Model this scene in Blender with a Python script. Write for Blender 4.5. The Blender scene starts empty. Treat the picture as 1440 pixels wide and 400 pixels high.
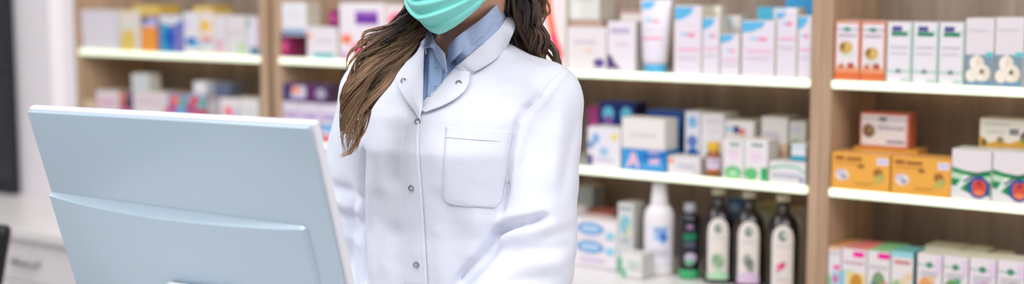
import bpy, bmesh, math, random
import numpy as np
from mathutils import Vector, Matrix, noise
from mathutils.bvhtree import BVHTree

random.seed(7); rng = np.random.default_rng(7)
SC = bpy.context.scene
COL = SC.collection
PI = math.pi

# ------------------------------------------------------------------ camera
F = 1978.0
PITCH = math.atan(222.0 / F)
CAM = Vector((0, 0, 1.5))
cam = bpy.data.cameras.new('camera'); camo = bpy.data.objects.new('camera', cam); COL.objects.link(camo)
camo.location = CAM; camo.rotation_euler = (PI / 2 - PITCH, 0, 0)
cam.sensor_width = 36; cam.lens = F / 1440 * 36
cam.dof.use_dof = True; cam.dof.focus_distance = 2.24; cam.dof.aperture_fstop = 1.6
cam.clip_start = .05
SC.camera = camo
FW = Vector((0, math.cos(PITCH), -math.sin(PITCH))); UP = Vector((0, math.sin(PITCH), math.cos(PITCH)))

def ray(px, py):
    return FW + Vector((1, 0, 0)) * ((px - 720) / F) + UP * ((200 - py) / F)

def at(px, py, Y):                       # point of the sight line at distance Y along the room
    r = ray(px, py); return CAM + r * (Y / r.y)

def proj(P):                              # P: n x 3 array -> pixel columns and rows
    Q = np.asarray(P) - np.array(CAM)
    zc = Q @ np.array(FW); return 720 + F * Q[:, 0] / zc, 200 - F * (Q @ np.array(UP)) / zc

# ------------------------------------------------------------------ wall frame
TH = math.atan(2806 / F * math.cos(PITCH))
U = Vector((math.sin(TH), -math.cos(TH), 0)); N = Vector((math.cos(TH), math.sin(TH), 0))
YAW = math.atan2(U.y, U.x)
K = 2.92

def wp(px, py, d=0.0):                    # pixel -> (s, z) on the plane d behind the shelf fronts
    r = ray(px, py); t = (K + d) / (r.dot(N)); P = CAM + r * t
    return P.dot(U), P.z

def W(s, d, z):                           # shelf coordinates -> world
    return U * s + N * (K + d) + Vector((0, 0, z))

# ------------------------------------------------------------------ materials
def lin(c):
    if isinstance(c, str):
        c = tuple(int(c[i:i + 2], 16) for i in (0, 2, 4))
    return tuple(((v / 255) / 12.92 if v / 255 <= .04045 else ((v / 255 + .055) / 1.055) ** 2.4) for v in c) + (1,)

MATS = {}
def mat(c, rough=.5, key='', spec=.4, metal=0, **kw):
    k = (c, rough, key, metal)
    if k in MATS: return MATS[k]
    m = bpy.data.materials.new('paint_' + str(c)); m.use_nodes = True
    b = m.node_tree.nodes['Principled BSDF']
    b.inputs['Base Color'].default_value = lin(c); b.inputs['Roughness'].default_value = rough
    b.inputs['Specular IOR Level'].default_value = spec; b.inputs['Metallic'].default_value = metal
    for a, v in kw.items(): b.inputs[a.replace('_', ' ')].default_value = v
    MATS[k] = m; return m

def wood_mat(name, c1, c2, scale=(9, 9, .9)):
    m = bpy.data.materials.new(name); m.use_nodes = True; nt = m.node_tree; b = nt.nodes['Principled BSDF']
    tc = nt.nodes.new('ShaderNodeTexCoord'); mp = nt.nodes.new('ShaderNodeMapping'); mp.inputs['Scale'].default_value = scale
    n1 = nt.nodes.new('ShaderNodeTexNoise'); n1.inputs['Scale'].default_value = 2.2; n1.inputs['Detail'].default_value = 5; n1.inputs['Roughness'].default_value = .6
    n2 = nt.nodes.new('ShaderNodeTexNoise'); n2.inputs['Scale'].default_value = 12; n2.inputs['Detail'].default_value = 4
    mx = nt.nodes.new('ShaderNodeMath'); mx.operation = 'MULTIPLY_ADD'; mx.inputs[1].default_value = .3
    cr = nt.nodes.new('ShaderNodeValToRGB'); cr.color_ramp.elements[0].position = .42; cr.color_ramp.elements[1].position = .82
    cr.color_ramp.elements[0].color = lin(c1); cr.color_ramp.elements[1].color = lin(c2)
    L = nt.links.new
    L(tc.outputs['Object'], mp.inputs['Vector']); L(mp.outputs[0], n1.inputs['Vector']); L(mp.outputs[0], n2.inputs['Vector'])
    L(n2.outputs['Fac'], mx.inputs[0]); L(n1.outputs['Fac'], mx.inputs[2]); L(mx.outputs[0], cr.inputs['Fac'])
    L(cr.outputs['Color'], b.inputs['Base Color']); b.inputs['Roughness'].default_value = .55
    b.inputs['Specular IOR Level'].default_value = .25
    return m

def cloth_mat(name, c, scale=900, strength=.12, pattern=None, big=0):
    m = bpy.data.materials.new(name); m.use_nodes = True; nt = m.node_tree; b = nt.nodes['Principled BSDF']; L = nt.links.new
    b.inputs['Base Color'].default_value = lin(c); b.inputs['Roughness'].default_value = .85
    b.inputs['Specular IOR Level'].default_value = .15; b.inputs['Sheen Weight'].default_value = .15
    tc = nt.nodes.new('ShaderNodeTexCoord'); n = nt.nodes.new('ShaderNodeTexNoise'); n.inputs['Scale'].default_value = scale
    bp = nt.nodes.new('ShaderNodeBump'); bp.inputs['Strength'].default_value = strength; bp.inputs['Distance'].default_value = .001
    L(tc.outputs['Object'], n.inputs['Vector']); L(n.outputs['Fac'], bp.inputs['Height'])
    if big:
        n2 = nt.nodes.new('ShaderNodeTexNoise'); n2.inputs['Scale'].default_value = 14; n2.inputs['Detail'].default_value = 3
        n2.inputs['Distortion'].default_value = .6
        b2 = nt.nodes.new('ShaderNodeBump'); b2.inputs['Strength'].default_value = .55; b2.inputs['Distance'].default_value = big
        L(tc.outputs['Object'], n2.inputs['Vector']); L(n2.outputs['Fac'], b2.inputs['Height']); L(bp.outputs[0], b2.inputs['Normal']); L(b2.outputs[0], b.inputs['Normal'])
    else:
        L(bp.outputs[0], b.inputs['Normal'])
    if pattern:
        v = nt.nodes.new('ShaderNodeTexVoronoi'); v.inputs['Scale'].default_value = pattern[1]; v.inputs['Randomness'].default_value = 0
        cr = nt.nodes.new('ShaderNodeValToRGB'); cr.color_ramp.elements[0].position = .18; cr.color_ramp.elements[1].position = .32
        cr.color_ramp.elements[0].color = lin(pattern[0]); cr.color_ramp.elements[1].color = lin(c)
        mp = nt.nodes.new('ShaderNodeMapping'); mp.inputs['Rotation'].default_value = (0, 0, .45)
        L(tc.outputs['Object'], mp.inputs[0]); L(mp.outputs[0], v.inputs['Vector']); L(v.outputs['Distance'], cr.inputs['Fac']); L(cr.outputs[0], b.inputs['Base Color'])
    return m

def emit_mat(name, c, st):
    m = bpy.data.materials.new(name); m.use_nodes = True; b = m.node_tree.nodes['Principled BSDF']
    b.inputs['Base Color'].default_value = lin(c); b.inputs['Emission Color'].default_value = lin(c); b.inputs['Emission Strength'].default_value = st
    return m

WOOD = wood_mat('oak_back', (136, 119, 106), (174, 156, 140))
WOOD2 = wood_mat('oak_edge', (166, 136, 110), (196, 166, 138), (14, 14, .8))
WHITE = mat((240, 233, 236), .45, 'lacquer')
SHELFW = mat((222, 228, 216), .25, 'shelf')
LED = emit_mat('led_diffuser', (240, 248, 222), .8)
LEDW = emit_mat('led_warm', (255, 214, 160), 1.3)
STEEL = mat((150, 146, 140), .35, 'steel', metal=.8)

# ------------------------------------------------------------------ object helpers
def mk(name, V, Fc, mats, parent=None, midx=None, smooth=True, loc=None, yaw=0, mods=None):
    """one mesh object; with a parent, V is in the parent's frame"""
    me = bpy.data.meshes.new(name)
    me.from_pydata([tuple(v) for v in V], [], [tuple(f) for f in Fc]); me.validate(); me.update()
    if not isinstance(mats, (list, tuple)): mats = [mats]
    for m in mats: me.materials.append(m)
    if midx is not None and len(midx) == len(me.polygons): me.polygons.foreach_set('material_index', list(midx))
    me.polygons.foreach_set('use_smooth', [smooth] * len(me.polygons))
    o = bpy.data.objects.new(name, me); COL.objects.link(o)
    if parent is not None: o.parent = parent
    if loc is not None: o.location = loc
    if yaw: o.rotation_euler = (0, 0, yaw)
    return o

def bm_obj(name, bm, mats, parent=None, smooth=False, loc=None, yaw=0):
    bmesh.ops.recalc_face_normals(bm, faces=bm.faces)
    me = bpy.data.meshes.new(name); bm.to_mesh(me); bm.free()
    if not isinstance(mats, (list, tuple)): mats = [mats]
    for m in mats: me.materials.append(m)
    me.polygons.foreach_set('use_smooth', [smooth] * len(me.polygons))
    o = bpy.data.objects.new(name, me); COL.objects.link(o)
    if parent is not None: o.parent = parent
    if loc is not None: o.location = loc
    if yaw: o.rotation_euler = (0, 0, yaw)
    return o

def box_bm(bm, x0, x1, y0, y1, z0, z1, bev=0.0, seg=2, mi=0):
    g = bmesh.ops.create_cube(bm, size=1); vs = g['verts']
    for v in vs:
        v.co = Vector(((x0 + x1) / 2 + v.co.x * (x1 - x0), (y0 + y1) / 2 + v.co.y * (y1 - y0), (z0 + z1) / 2 + v.co.z * (z1 - z0)))
    fs = set(f for v in vs for f in v.link_faces)
    if bev:
        es = set(e for v in vs for e in v.link_edges)
        r = bmesh.ops.bevel(bm, geom=list(es), offset=bev, segments=seg, affect='EDGES', profile=.5)
        fs = set(r['faces']) | set(f for f in fs if f.is_valid)
    for f in fs: f.material_index = mi
    return fs

def thing(name, label, cat, loc, yaw=0, group=None):
    o = bpy.data.objects.new(name, None); COL.objects.link(o); o.location = loc; o.rotation_euler = (0, 0, yaw)
    o.empty_display_size = .05
    return tag(o, label, cat, group)

def tag(o, label, cat, group=None):
    o['label'] = label; o['category'] = cat
    if group: o['group'] = group
    return o

def struct(o): o['kind'] = 'structure'; return o

def lathe(prof, n=32, sx=1, sy=1, cx=0, cy=0, p=2.0):
    """prof: list of (r, z); closed top and bottom. p>2 gives a squarish section"""
    V = []; Fc = []
    for r, z in prof:
        for i in range(n):
            a = 2 * PI * i / n; c, s = math.cos(a), math.sin(a)
            q = (abs(c) ** p + abs(s) ** p) ** (-1 / p)
            V.append((cx + r * q * c * sx, cy + r * q * s * sy, z))
    for j in range(len(prof) - 1):
        for i in range(n):
            k = (i + 1) % n; Fc.append((j * n + i, j * n + k, (j + 1) * n + k, (j + 1) * n + i))
    Fc.append(tuple(range(n))[::-1]); Fc.append(tuple((len(prof) - 1) * n + i for i in range(n)))
    return V, Fc

# ------------------------------------------------------------------ setting
FL = mat((196, 190, 184), .4, 'floor')
def quad(name, pts, m): return struct(mk(name, pts, [(0, 1, 2, 3)], m, smooth=False))
bm = bmesh.new(); box_bm(bm, -6, 6, -2.5, 7, -.05, 0); struct(bm_obj('floor', bm, FL))
bm = bmesh.new(); box_bm(bm, -6.2, 2.0, .30, .42, 0, 2.9); struct(bm_obj('wall_back', bm, WHITE, loc=N * K, yaw=YAW))

SECT = {'b1': (wp(112, 75)[0], wp(366, 84)[0]), 'b2': (wp(393, 88)[0], None), 'b3': (None, wp(1140, 117)[0]), 'b4': (wp(1169, 122)[0], None)}
DIV = (SECT['b4'][0] - SECT['b3'][1])
mid = (SECT['b2'][0] + SECT['b3'][1]) / 2
SECT['b2'] = (SECT['b2'][0], mid - DIV / 2); SECT['b3'] = (mid + DIV / 2, SECT['b3'][1])
SECT['b4'] = (SECT['b4'][0], SECT['b4'][0] + (SECT['b3'][1] - SECT['b3'][0]))
Z1 = (wp(1440, 126)[1] + wp(112, 69)[1] + wp(812, 98)[1]) / 3
Z2 = (wp(1440, 288)[1] + wp(820, 236)[1] + wp(1133, 262)[1]) / 3
Z0 = wp(1100, 416)[1]
ZS = {0: Z0, 1: Z1, 2: Z2}
DEP = .27
TOPZ = 2.15
print('SHELVES', SECT, ZS, wp(1440, 126)[1], wp(112, 69)[1], wp(812, 98)[1])
SLABEL = {'b1': 'oak shelving unit at the far end beside the white pillar, behind the monitor',
          'b2': 'oak shelving unit directly behind the monitor and the long hair',
          'b3': 'oak shelving unit with the three dark syrup bottles on its lowest level',
          'b4': 'oak shelving unit holding the yellow cartons and green cartons'}
UNITS = {}
for k, (a, b) in SECT.items():
    h = DIV / 2 - .0004
    root = thing('shelving_unit', SLABEL[k], 'shelving', W((a + b) / 2, 0, Z0), YAW, 'oak shelving units'); w = (b - a) / 2
    UNITS[k] = root
    for sg in (-1, 1):
        bm = bmesh.new(); x = sg * w; box_bm(bm, min(x, x + sg * h), max(x, x + sg * h), 0, DEP + .015, 0, TOPZ - Z0, .0012)
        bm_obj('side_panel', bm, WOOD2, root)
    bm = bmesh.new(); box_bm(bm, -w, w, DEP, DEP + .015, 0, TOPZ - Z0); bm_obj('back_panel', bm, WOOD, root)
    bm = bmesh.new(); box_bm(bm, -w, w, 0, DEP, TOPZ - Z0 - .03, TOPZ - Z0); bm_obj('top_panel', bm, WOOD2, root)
    for zz in (Z1, Z2):
        bm = bmesh.new(); box_bm(bm, -w + .0005, w - .0005, .006, DEP - .0005, zz - Z0 - .016, zz - Z0, .001)
        sh = bm_obj('shelf', bm, SHELFW, root)
        bm = bmesh.new(); box_bm(bm, -w + .002, w - .002, -.006, .0058, zz - Z0 - .0175, zz - Z0 + .001, .004, 3)
        e = bm_obj('light_strip', bm, LED, sh); e['label'] = 'glowing pale front edge of the shelf'
        bm = bmesh.new(); box_bm(bm, -w + .03, w - .03, DEP - .03, DEP - .012, zz - Z0 - .024, zz - Z0 - .0165, .002)
        e = bm_obj('lamp_rail', bm, LEDW, sh); e['label'] = 'slim warm lamp rail under the shelf'

# white pillar, dark window beyond it
sA, sB = wp(13, 150, -.04)[0], wp(74, 150, -.04)[0]
bm = bmesh.new(); box_bm(bm, sA, sB, -.04, .30, 0, 2.9, .002); p = bm_obj('wall_pillar', bm, WHITE, loc=N * K, yaw=YAW); struct(p)
bm = bmesh.new(); box_bm(bm, sB + .0005, SECT['b1'][0] - DIV / 2 - .001, .002, .299, 0, 2.9, .001)
struct(bm_obj('trim_1', bm, WHITE, loc=N * K, yaw=YAW))
GL = mat((22, 24, 34), .12, 'darkglass', spec=.6)
wz = wp(5, 293)[1]
sW = wp(13, 150, -.08)[0]; win = thing('window_1', 'dark window', 'window', W(sW - .45, -.08, Z0 + .0005), YAW); del win['category']; del win['label']; struct(win)
bm = bmesh.new(); box_bm(bm, .12, .449, .02, .03, 0, 1.7); bm_obj('window_glass', bm, GL, win)
bm = bmesh.new()
FRM = mat((34, 34, 44), .4, 'frame')
for (a, b, c, d) in ((.12, .449, 0, .03), (.12, .449, 1.67, 1.7), (.12, .144, .03, 1.67), (.432, .449, .03, 1.67), (.144, .432, .40, .415), (.144, .432, .57, .585)):
    box_bm(bm, a, b, .0, .0195, c, d, .002)
bm_obj('window_frame', bm, FRM, win)
bm = bmesh.new(); box_bm(bm, sA - 1.3, sA - .0005, 0.0, .3, 0, wz - .0005); struct(bm_obj('wall_left', bm, WHITE, loc=N * K, yaw=YAW))

# worktop with drawer cabinets under it
CF = -.47
bm = bmesh.new(); box_bm(bm, sA - .9, SECT['b4'][1] + .3, CF, -.0415, Z0 - .03, Z0, .003)
box_bm(bm, SECT['b1'][0] - DIV / 2, SECT['b4'][1] + .3, -.0415, .275, Z0 - .03, Z0 - .0005)
wt = tag(bm_obj('worktop', bm, mat((238, 232, 230), .3, 'worktop'), loc=N * K, yaw=YAW), 'long white worktop running below the oak shelves', 'worktop')
cab_s = sA - .28; i = 0
CL = ['white drawer cabinet with steel handle, at the corner behind the monitor', 'white drawer cabinet next to the corner one, hidden behind the monitor',
      'white drawer cabinet behind the monitor stand', 'white drawer cabinet behind the white coat', 'white drawer cabinet below the tooth care cartons',
      'white drawer cabinet below the dark bottles', 'white drawer cabinet below the yellow cartons']
while cab_s < SECT['b4'][1] and i < 7:
    w = .62
    root = thing('drawer_cabinet', CL[i], 'cabinet', W(cab_s + w / 2, CF + .02, 0), YAW, 'white drawer cabinets under the worktop')
    bm = bmesh.new(); box_bm(bm, -w / 2 + .001, w / 2 - .001, .02, .40, .0, Z0 - .0305); bm_obj('body', bm, WHITE, root)
    zt = Z0 - .036
    for hgt in (.125, .19, .19, .19):
        bm = bmesh.new(); box_bm(bm, -w / 2 + .003, w / 2 - .003, 0, .0195, zt - hgt, zt, .002); dr = bm_obj('drawer', bm, WHITE, root)
        if i in (0, 1, 2, 3, 4, 5, 6):
            V = []; Fc = []
            path = [Vector((-.055, 0, 0)), Vector((-.053, -.022, 0)), Vector((-.03, -.028, 0)), Vector((.03, -.028, 0)), Vector((.053, -.022, 0)), Vector((.055, 0, 0))]
            for j, q in enumerate(path):
                for a in range(8): V.append(q + Vector((0 if 0 < j < 5 else 0, math.cos(a * PI / 4) * .004, math.sin(a * PI / 4) * .006)) + Vector((0, 0, zt - hgt * .5)))
            for j in range(5):
                for a in range(8): Fc.append((j * 8 + a, j * 8 + (a + 1) % 8, j * 8 + 8 + (a + 1) % 8, j * 8 + 8 + a))
            mk('handle', V, Fc, STEEL, dr)
        zt -= hgt + .004
    cab_s += w; i += 1

# ------------------------------------------------------------------ goods on the shelves
def R_(x0, y0, x1, y1, c): return ('p', [(x0, y0), (x1, y0), (x1, y1), (x0, y1)], c)
def P_(pts, c): return ('p', pts, c)
def E_(cx, cy, rx, ry, c, n=20): return ('p', [(cx + rx * math.cos(2 * PI * k / n), cy + ry * math.sin(2 * PI * k / n)) for k in range(n)], c)
def T_(x0, y0, x1, y1, c, n=1):              # blurred lines of lettering as broken bars
    out = []; r = random.Random(int(x0 * 971 + y0 * 577 + n)); h = (y1 - y0) / n
    for k in range(n):
        x = x0
        while x < x1 - .01:
            w = min((.25 + .5 * r.random()) * (x1 - x0) * .4, x1 - x); out.append(R_(x, y1 - h * (k + .7), x + w, y1 - h * k, c)); x += w + (x1 - x0) * .035
    return out
def flat(art):
    o = []
    for a in art:
        if isinstance(a, list): o += flat(a)
        else: o.append(a)
    return o

def carton_mesh(name, w, dep, h, front, side, top, art, topart=(), bev=.0009):
    bm = bmesh.new(); box_bm(bm, -w / 2, w / 2, 0, dep, 0, h, bev, 1)
    bmesh.ops.recalc_face_normals(bm, faces=bm.faces)
    cols = [front, side, top]
    for f in bm.faces:
        n = f.normal; f.material_index = 0 if n.y < -.8 else (2 if n.z > .8 else 1)
    # tuck flap on the lid
    cols_i = {c: i for i, c in enumerate(cols)}
    def ci(c):
        if c not in cols_i: cols_i[c] = len(cols); cols.append(c)
        return cols_i[c]
    lay = 0
    for kind, pts, c in flat(art):
        lay += 1; y = -.00025 - .00006 * lay
        q = []
        for (x, z) in pts: q.append(bm.verts.new(((min(max(x, .012), .988) - .5) * w, y, min(max(z, .012), .988) * h)))
        try: f = bm.faces.new(q); f.material_index = ci(c)
        except ValueError: pass
    lay = 0
    seam = [R_(.0, .10, 1, .115, 'B9B2AC')] if dep > .03 else []
    for kind, pts, c in flat(seam + list(topart)):
        lay += 1
        q = [bm.verts.new(((min(max(x, .012), .988) - .5) * w, min(max(z, .012), .988) * dep, h + .0002 + .00006 * lay)) for x, z in pts]
        try: f = bm.faces.new(q); f.material_index = ci(c)
        except ValueError: pass
    for f in bm.faces:
        if f.material_index > 2:
            if f.normal.length == 0: f.normal_update()
    me = bpy.data.meshes.new(name); bm.to_mesh(me); bm.free()
    for c in cols: me.materials.append(mat(c, .42, 'print'))
    return me

def carton(label, x0, x1, yt, bay, lev, d=.008, dep=.085, front='E6DEE4', side=None, top=None, art=(), topart=(), group=None, z=None, name='carton', cat='box', turn=0, bev=.0009, s_lim=True, zb=None):
    side = side or front; top = top or front
    z0 = ZS[lev] + .0012 if z is None else z + .0004
    if zb is not None: z0 = zb
    ym = (yt + (yt + 40)) / 2
    s0 = wp(x0, ym, d)[0] + .0006; s1 = wp(x1, ym, d)[0] - .0006
    lo, hi = SECT[bay]
    if s_lim:
        if s0 < lo + .002: s0 = lo + .002
        if s1 > hi - .002: s1 = hi - .002
    zt = wp((x0 + x1) / 2, yt, d)[1]; w = s1 - s0; h = zt - z0
    dep = min(dep, DEP - .004 - d)
    me = carton_mesh(name, w, dep, h, front, side, top, list(art), topart, bev)
    o = bpy.data.objects.new(name, me); COL.objects.link(o); o.location = W((s0 + s1) / 2, d, z0); o.rotation_euler = (0, 0, YAW + turn)
    tag(o, label, cat, group)
    return zt

WP = 'E8E0E6'; GY = 'C9C6CC'
# ---- right unit, upper shelf
G = 'herbal cartons on the upper shelf of the right unit'
ora = lambda yc: [R_(0, 0, 1, .14, 'E0703C'), R_(0, .14, 1, .22, 'ECA07A'), R_(0, .22, .06, 1, 'E07848'), R_(.94, .22, 1, 1, 'E07848'), R_(0, .955, 1, 1, 'DD8A62'),
       R_(.06, .845, .94, .865, '7E9CC4'), E_(.48, .855, .15, .035, '1F8C70'), T_(.15, .72, .85, .78, 'B9A9B6', 2),
       E_(.5, yc - .05, .3, .10, 'A9DCC6'), E_(.5, yc - .035, .3, .10, 'F0E6E2'), E_(.45, yc, .27, .105, 'C59236'), E_(.48, yc + .005, .2, .075, 'DDB465'), E_(.33, yc + .02, .1, .06, '8C6A3A'),
       E_(.28, .24, .12, .045, 'C97C52'), E_(.66, .25, .15, .05, 'B8563A')]
carton('orange and white carton with gold disc, against the oak divider', 1174, 1210, 29, 'b4', 1, art=ora(.55), front='ECE0E4', side='DE8A5C', top='E8CDBE', group=G)
carton('orange and white carton with gold disc, next to the green-lined cartons', 1210.5, 1246, 30, 'b4', 1, art=ora(.46), front='ECE0E4', side='DE8A5C', top='E8CDBE', group=G)
grn = [R_(.95, 0, 1, 1, '7CC79F'), R_(0, 0, .04, 1, 'A6D8BE'), R_(.2, .85, .6, .93, '4A4E8C'), R_(.18, .77, .82, .84, '17855E'), R_(.8, .8, 1, .81, '7CC79F'), R_(.8, .85, 1, .86, '7CC79F'),
       T_(.14, .56, .88, .60, 'BDB6C4'), T_(.14, .46, .80, .50, 'D6C4D0'), R_(0, .185, 1, .20, '86CBA8'), P_([(.35, .17), (.62, .17), (.5, .24)], '3E6E78'), R_(.6, .03, .9, .06, 'A9CDB9')]
for a, b, l in ((1247, 1283, 'white carton with green lines, next to the orange cartons'), (1283.5, 1320, 'white carton with green lines, middle one of its three'), (1320.5, 1357, 'white carton with green lines, touching the garlic cartons')):
    carton(l, a, b, 31 + (a - 1247) * .01, 'b4', 1, art=grn, front='EAE2E8', side='E6E0E0', top='E4DAD6', group=G)
def garlic():
    c, sh, dk = 'F1E4D4', 'DCC9B4', '7A6A3C'
    return [R_(0, 0, 1, .46, '8298A8'), R_(0, 0, 1, .06, '5E90B4'), R_(.72, .43, 1, .50, '63C6C8'),
            E_(.42, .33, .26, .12, sh), E_(.42, .34, .24, .11, c), E_(.34, .32, .14, .1, 'F7EEE2'), E_(.5, .33, .13, .1, 'EBDCC8'), P_([(.36, .43), (.5, .43), (.44, .48)], c),
            E_(.62, .19, .3, .13, sh), E_(.62, .2, .28, .12, c), E_(.5, .18, .14, .1, 'F7EEE2'), E_(.76, .18, .13, .1, 'EBDCC8'), E_(.6, .21, .08, .04, dk),
            E_(.25, .15, .22, .1, sh), E_(.25, .155, .2, .09, 'F3E8DA'), T_(.1, .8, .8, .84, 'DCD4DA')]
carton('tall white carton printed with garlic bulbs, touching the green-lined cartons', 1358, 1399, 25.5, 'b4', 1, art=garlic(), front='E6DCE0', side='DDD2D2', top='EADFD8', group=G)
carton('tall white carton printed with garlic bulbs, at the picture edge', 1399.5, 1441, 24.5, 'b4', 1, art=garlic(), front='E6DCE0', side='DDD2D2', top='EADFD8', group=G)
# ---- right unit, middle shelf
G = 'yellow and green cartons on the middle shelf'
yel = [R_(.06, .79, .22, .90, '9A5A28'), R_(.25, .79, .52, .88, '9A5A28'), R_(.06, .69, .56, .72, 'C07A2E'), R_(.46, .60, .56, .68, '8E5A3A'), R_(.78, .72, .97, .90, 'E7DFF0'), R_(.80, .80, .95, .83, '9A92C0'),
       E_(.19, .38, .12, .15, 'E9DDD6'), E_(.15, .44, .07, .09, 'CFC6D8'), E_(.22, .34, .05, .06, '9C8FA8'), E_(.80, .50, .08, .12, 'A66A2A'), E_(.84, .38, .07, .09, 'A8B06A'), E_(.80, .30, .09, .08, 'C8B45C'), R_(0, 0, 1, .1, 'E8A63E'), T_(.4, .14, .7, .2, 'C98C3A')]
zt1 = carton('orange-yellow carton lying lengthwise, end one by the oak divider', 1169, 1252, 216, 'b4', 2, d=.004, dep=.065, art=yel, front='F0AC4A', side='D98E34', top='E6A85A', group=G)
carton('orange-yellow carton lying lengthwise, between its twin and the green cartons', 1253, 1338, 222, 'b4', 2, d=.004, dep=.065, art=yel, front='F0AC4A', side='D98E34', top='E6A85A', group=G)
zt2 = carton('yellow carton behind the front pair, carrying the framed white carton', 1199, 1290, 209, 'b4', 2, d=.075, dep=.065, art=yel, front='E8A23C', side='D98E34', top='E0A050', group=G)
carton('white carton with red border and brown round picture, standing on yellow ones', 1209, 1279, 159, 'b4', 2, d=.08, dep=.045, z=zt2,
       art=[R_(0, 0, 1, .06, 'D9673F'), R_(0, .94, 1, 1, 'D9673F'), R_(0, 0, .03, 1, 'D9673F'), R_(.95, 0, 1, 1, 'D9673F'), R_(.03, .80, .95, .83, 'A8A0B8'), E_(.47, .82, .09, .05, '2B3A42'), E_(.19, .46, .13, .19, '8FA08A'), E_(.18, .48, .12, .19, '7E5A38'), E_(.22, .52, .06, .1, '9C7A50'),
            T_(.36, .5, .92, .6, 'A79AA4', 1), T_(.55, .12, .92, .22, '7F7A92', 1), T_(.36, .64, .6, .68, 'BDB0B8', 1)], front='E9DEDC', side='CC6B48', top='D97A4E')
gb = [P_([(0, .64), (.3, .58), (.65, .55), (1, .62), (1, 0), (0, 0)], '0F8A4A'), P_([(0, .54), (.3, .50), (.7, .46), (1, .5), (1, .38), (.5, .36), (0, .42)], 'C2DCC0'),
      P_([(0, 0), (1, 0), (1, .09), (.5, .12), (0, .28)], 'E6DEE2'), P_([(.0, .12), (.08, .08), (.42, .36), (.38, .44), (.30, .46)], 'DDE4E0'), P_([(.30, .46), (.36, .50), (.44, .42), (.39, .34)], 'F0F0EE'),
      E_(.7, .26, .27, .225, '2E3E90'), E_(.7, .26, .21, .175, '3F6FA8'), E_(.64, .26, .1, .15, 'D94A3A'), E_(.78, .26, .1, .15, 'D94A3A'), P_([(.66, .3), (.76, .3), (.71, .46)], '7C2F3E'), E_(.71, .15, .14, .06, 'F08050'),
      P_([(.3, .38), (.48, .46), (.58, .54), (.85, .58), (.86, .555), (.6, .505), (.5, .43), (.33, .345)], '3B4450')]
zg = carton('white and green carton with blue disc, beside the yellow cartons', 1338, 1395, 211, 'b4', 2, d=.004, dep=.07, art=gb, front='E8DEE0', side='D8D4CE', top='D9D6CC', group=G)
carton('white and green carton with blue disc, at the picture edge', 1395.5, 1452, 214, 'b4', 2, d=.004, dep=.07, art=gb, front='E8DEE0', side='D8D4CE', top='D9D6CC', group=G)
zq = carton('cream carton lying behind the green ones, nearly hidden', 1377, 1455, 211, 'b4', 2, d=.078, dep=.07, art=[R_(0, 0, 1, 1, 'C9A44A')], front='C9A44A', side='C09A50', top='B08A4A')
carton('white carton with golden lower edge, lying on top behind green cartons', 1377, 1449, 168, 'b4', 2, d=.08, dep=.06, z=zq,
       art=[P_([(0, 0), (1, 0), (1, .22), (.8, .34), (.6, .2), (.4, .3), (.2, .18), (.05, .4), (0, .42)], 'DDA53A'), T_(.1, .78, .6, .84, 'B4AEA8'), R_(.6, .6, .78, .68, '55506A'), R_(.6, .5, .78, .57, '55506A'), T_(.15, .52, .5, .58, 'C2B8B0'),
            E_(.42, .3, .07, .12, 'A08A5A'), E_(.1, .2, .05, .12, '6A5A38'), E_(.9, .42, .09, .2, '7A5A6A'), E_(.88, .3, .06, .1, '8A9A40')], front='EAE2D4', side='D8A84A', top='E0D8C4')
# ---- right unit, lowest level
G = 'tea cartons on the worktop by the divider'
MG = 'F0189A'
ZB = lambda: None
carton('orange-topped white carton with small magenta tag, against the divider', 1150, 1183, 347, 'b4', 0, d=.003, dep=.12, front='E4DCE0', side='D9D0D0', top='F0A860', group=G,
       art=[R_(.45, .60, .9, .67, MG), P_([(0, .50), (.3, .44), (.2, 0), (0, 0)], '8CBF8E'), R_(.34, 0, 1, .56, '9CCBE0'), E_(.6, .42, .2, .08, 'D95FA0'), T_(.1, .84, .9, .9, 'C9BFD0'), R_(.0, .95, 1, 1, 'F0B070')])
carton('pink-topped white carton with magenta tag and honey coloured picture', 1183.5, 1219, 351, 'b4', 0, d=.003, dep=.12, front='E8DDE0', side='D9D0D0', top='F58A7E', group=G,
       art=[R_(.45, .86, .9, .96, MG), R_(.0, .0, .16, .60, '9CD0E4'), R_(.2, 0, .95, .57, 'E9D08A'), E_(.6, .38, .25, .18, 'C98A34'), R_(.1, .57, .5, .61, 'B8D8A8'), T_(.1, .7, .9, .78, 'D0A8B4', 1)])
carton('green-topped white carton with magenta tag and herb picture', 1219.5, 1252, 354, 'b4', 0, d=.003, dep=.12, front='E6DEDE', side='CFE0D0', top='8FD090', group=G,
       art=[R_(.45, .87, .98, .97, MG), E_(.50, .44, .3, .20, '7A9A6E'), E_(.78, .36, .2, .12, 'C99070'), E_(.3, .34, .18, .12, '5E8070'), T_(.1, .66, .9, .74, 'C4BCC4', 1)])
carton('teal-topped white carton with red lettering, beside the tall white row', 1252.5, 1285, 354, 'b4', 0, d=.003, dep=.074, front='E6DCDC', side='3D8088', top='5FB8B0', group=G,
       art=[R_(0, .9, 1, 1, '8FD0D8'), T_(.15, .76, .85, .84, 'C97060', 1), E_(.3, .38, .25, .14, 'A0C080'), E_(.6, .42, .2, .16, 'E0CFB0'), E_(.8, .58, .14, .08, 'EBC8A0')])
tea = lambda c1, c2, c3: [R_(0, .80, 1, .83, 'A8C8B8'), E_(.5, .82, .14, .05, '4C8C6C'), R_(.75, .70, 1, .95, 'E4CCE4'), R_(0, 0, .03, 1, 'C9C0BC'), E_(.35, .40, .3, .22, c1), E_(.65, .32, .28, .2, c2), E_(.6, .60, .14, .07, c3), T_(.15, .62, .85, .72, 'C8C4CC', 2)]
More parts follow.
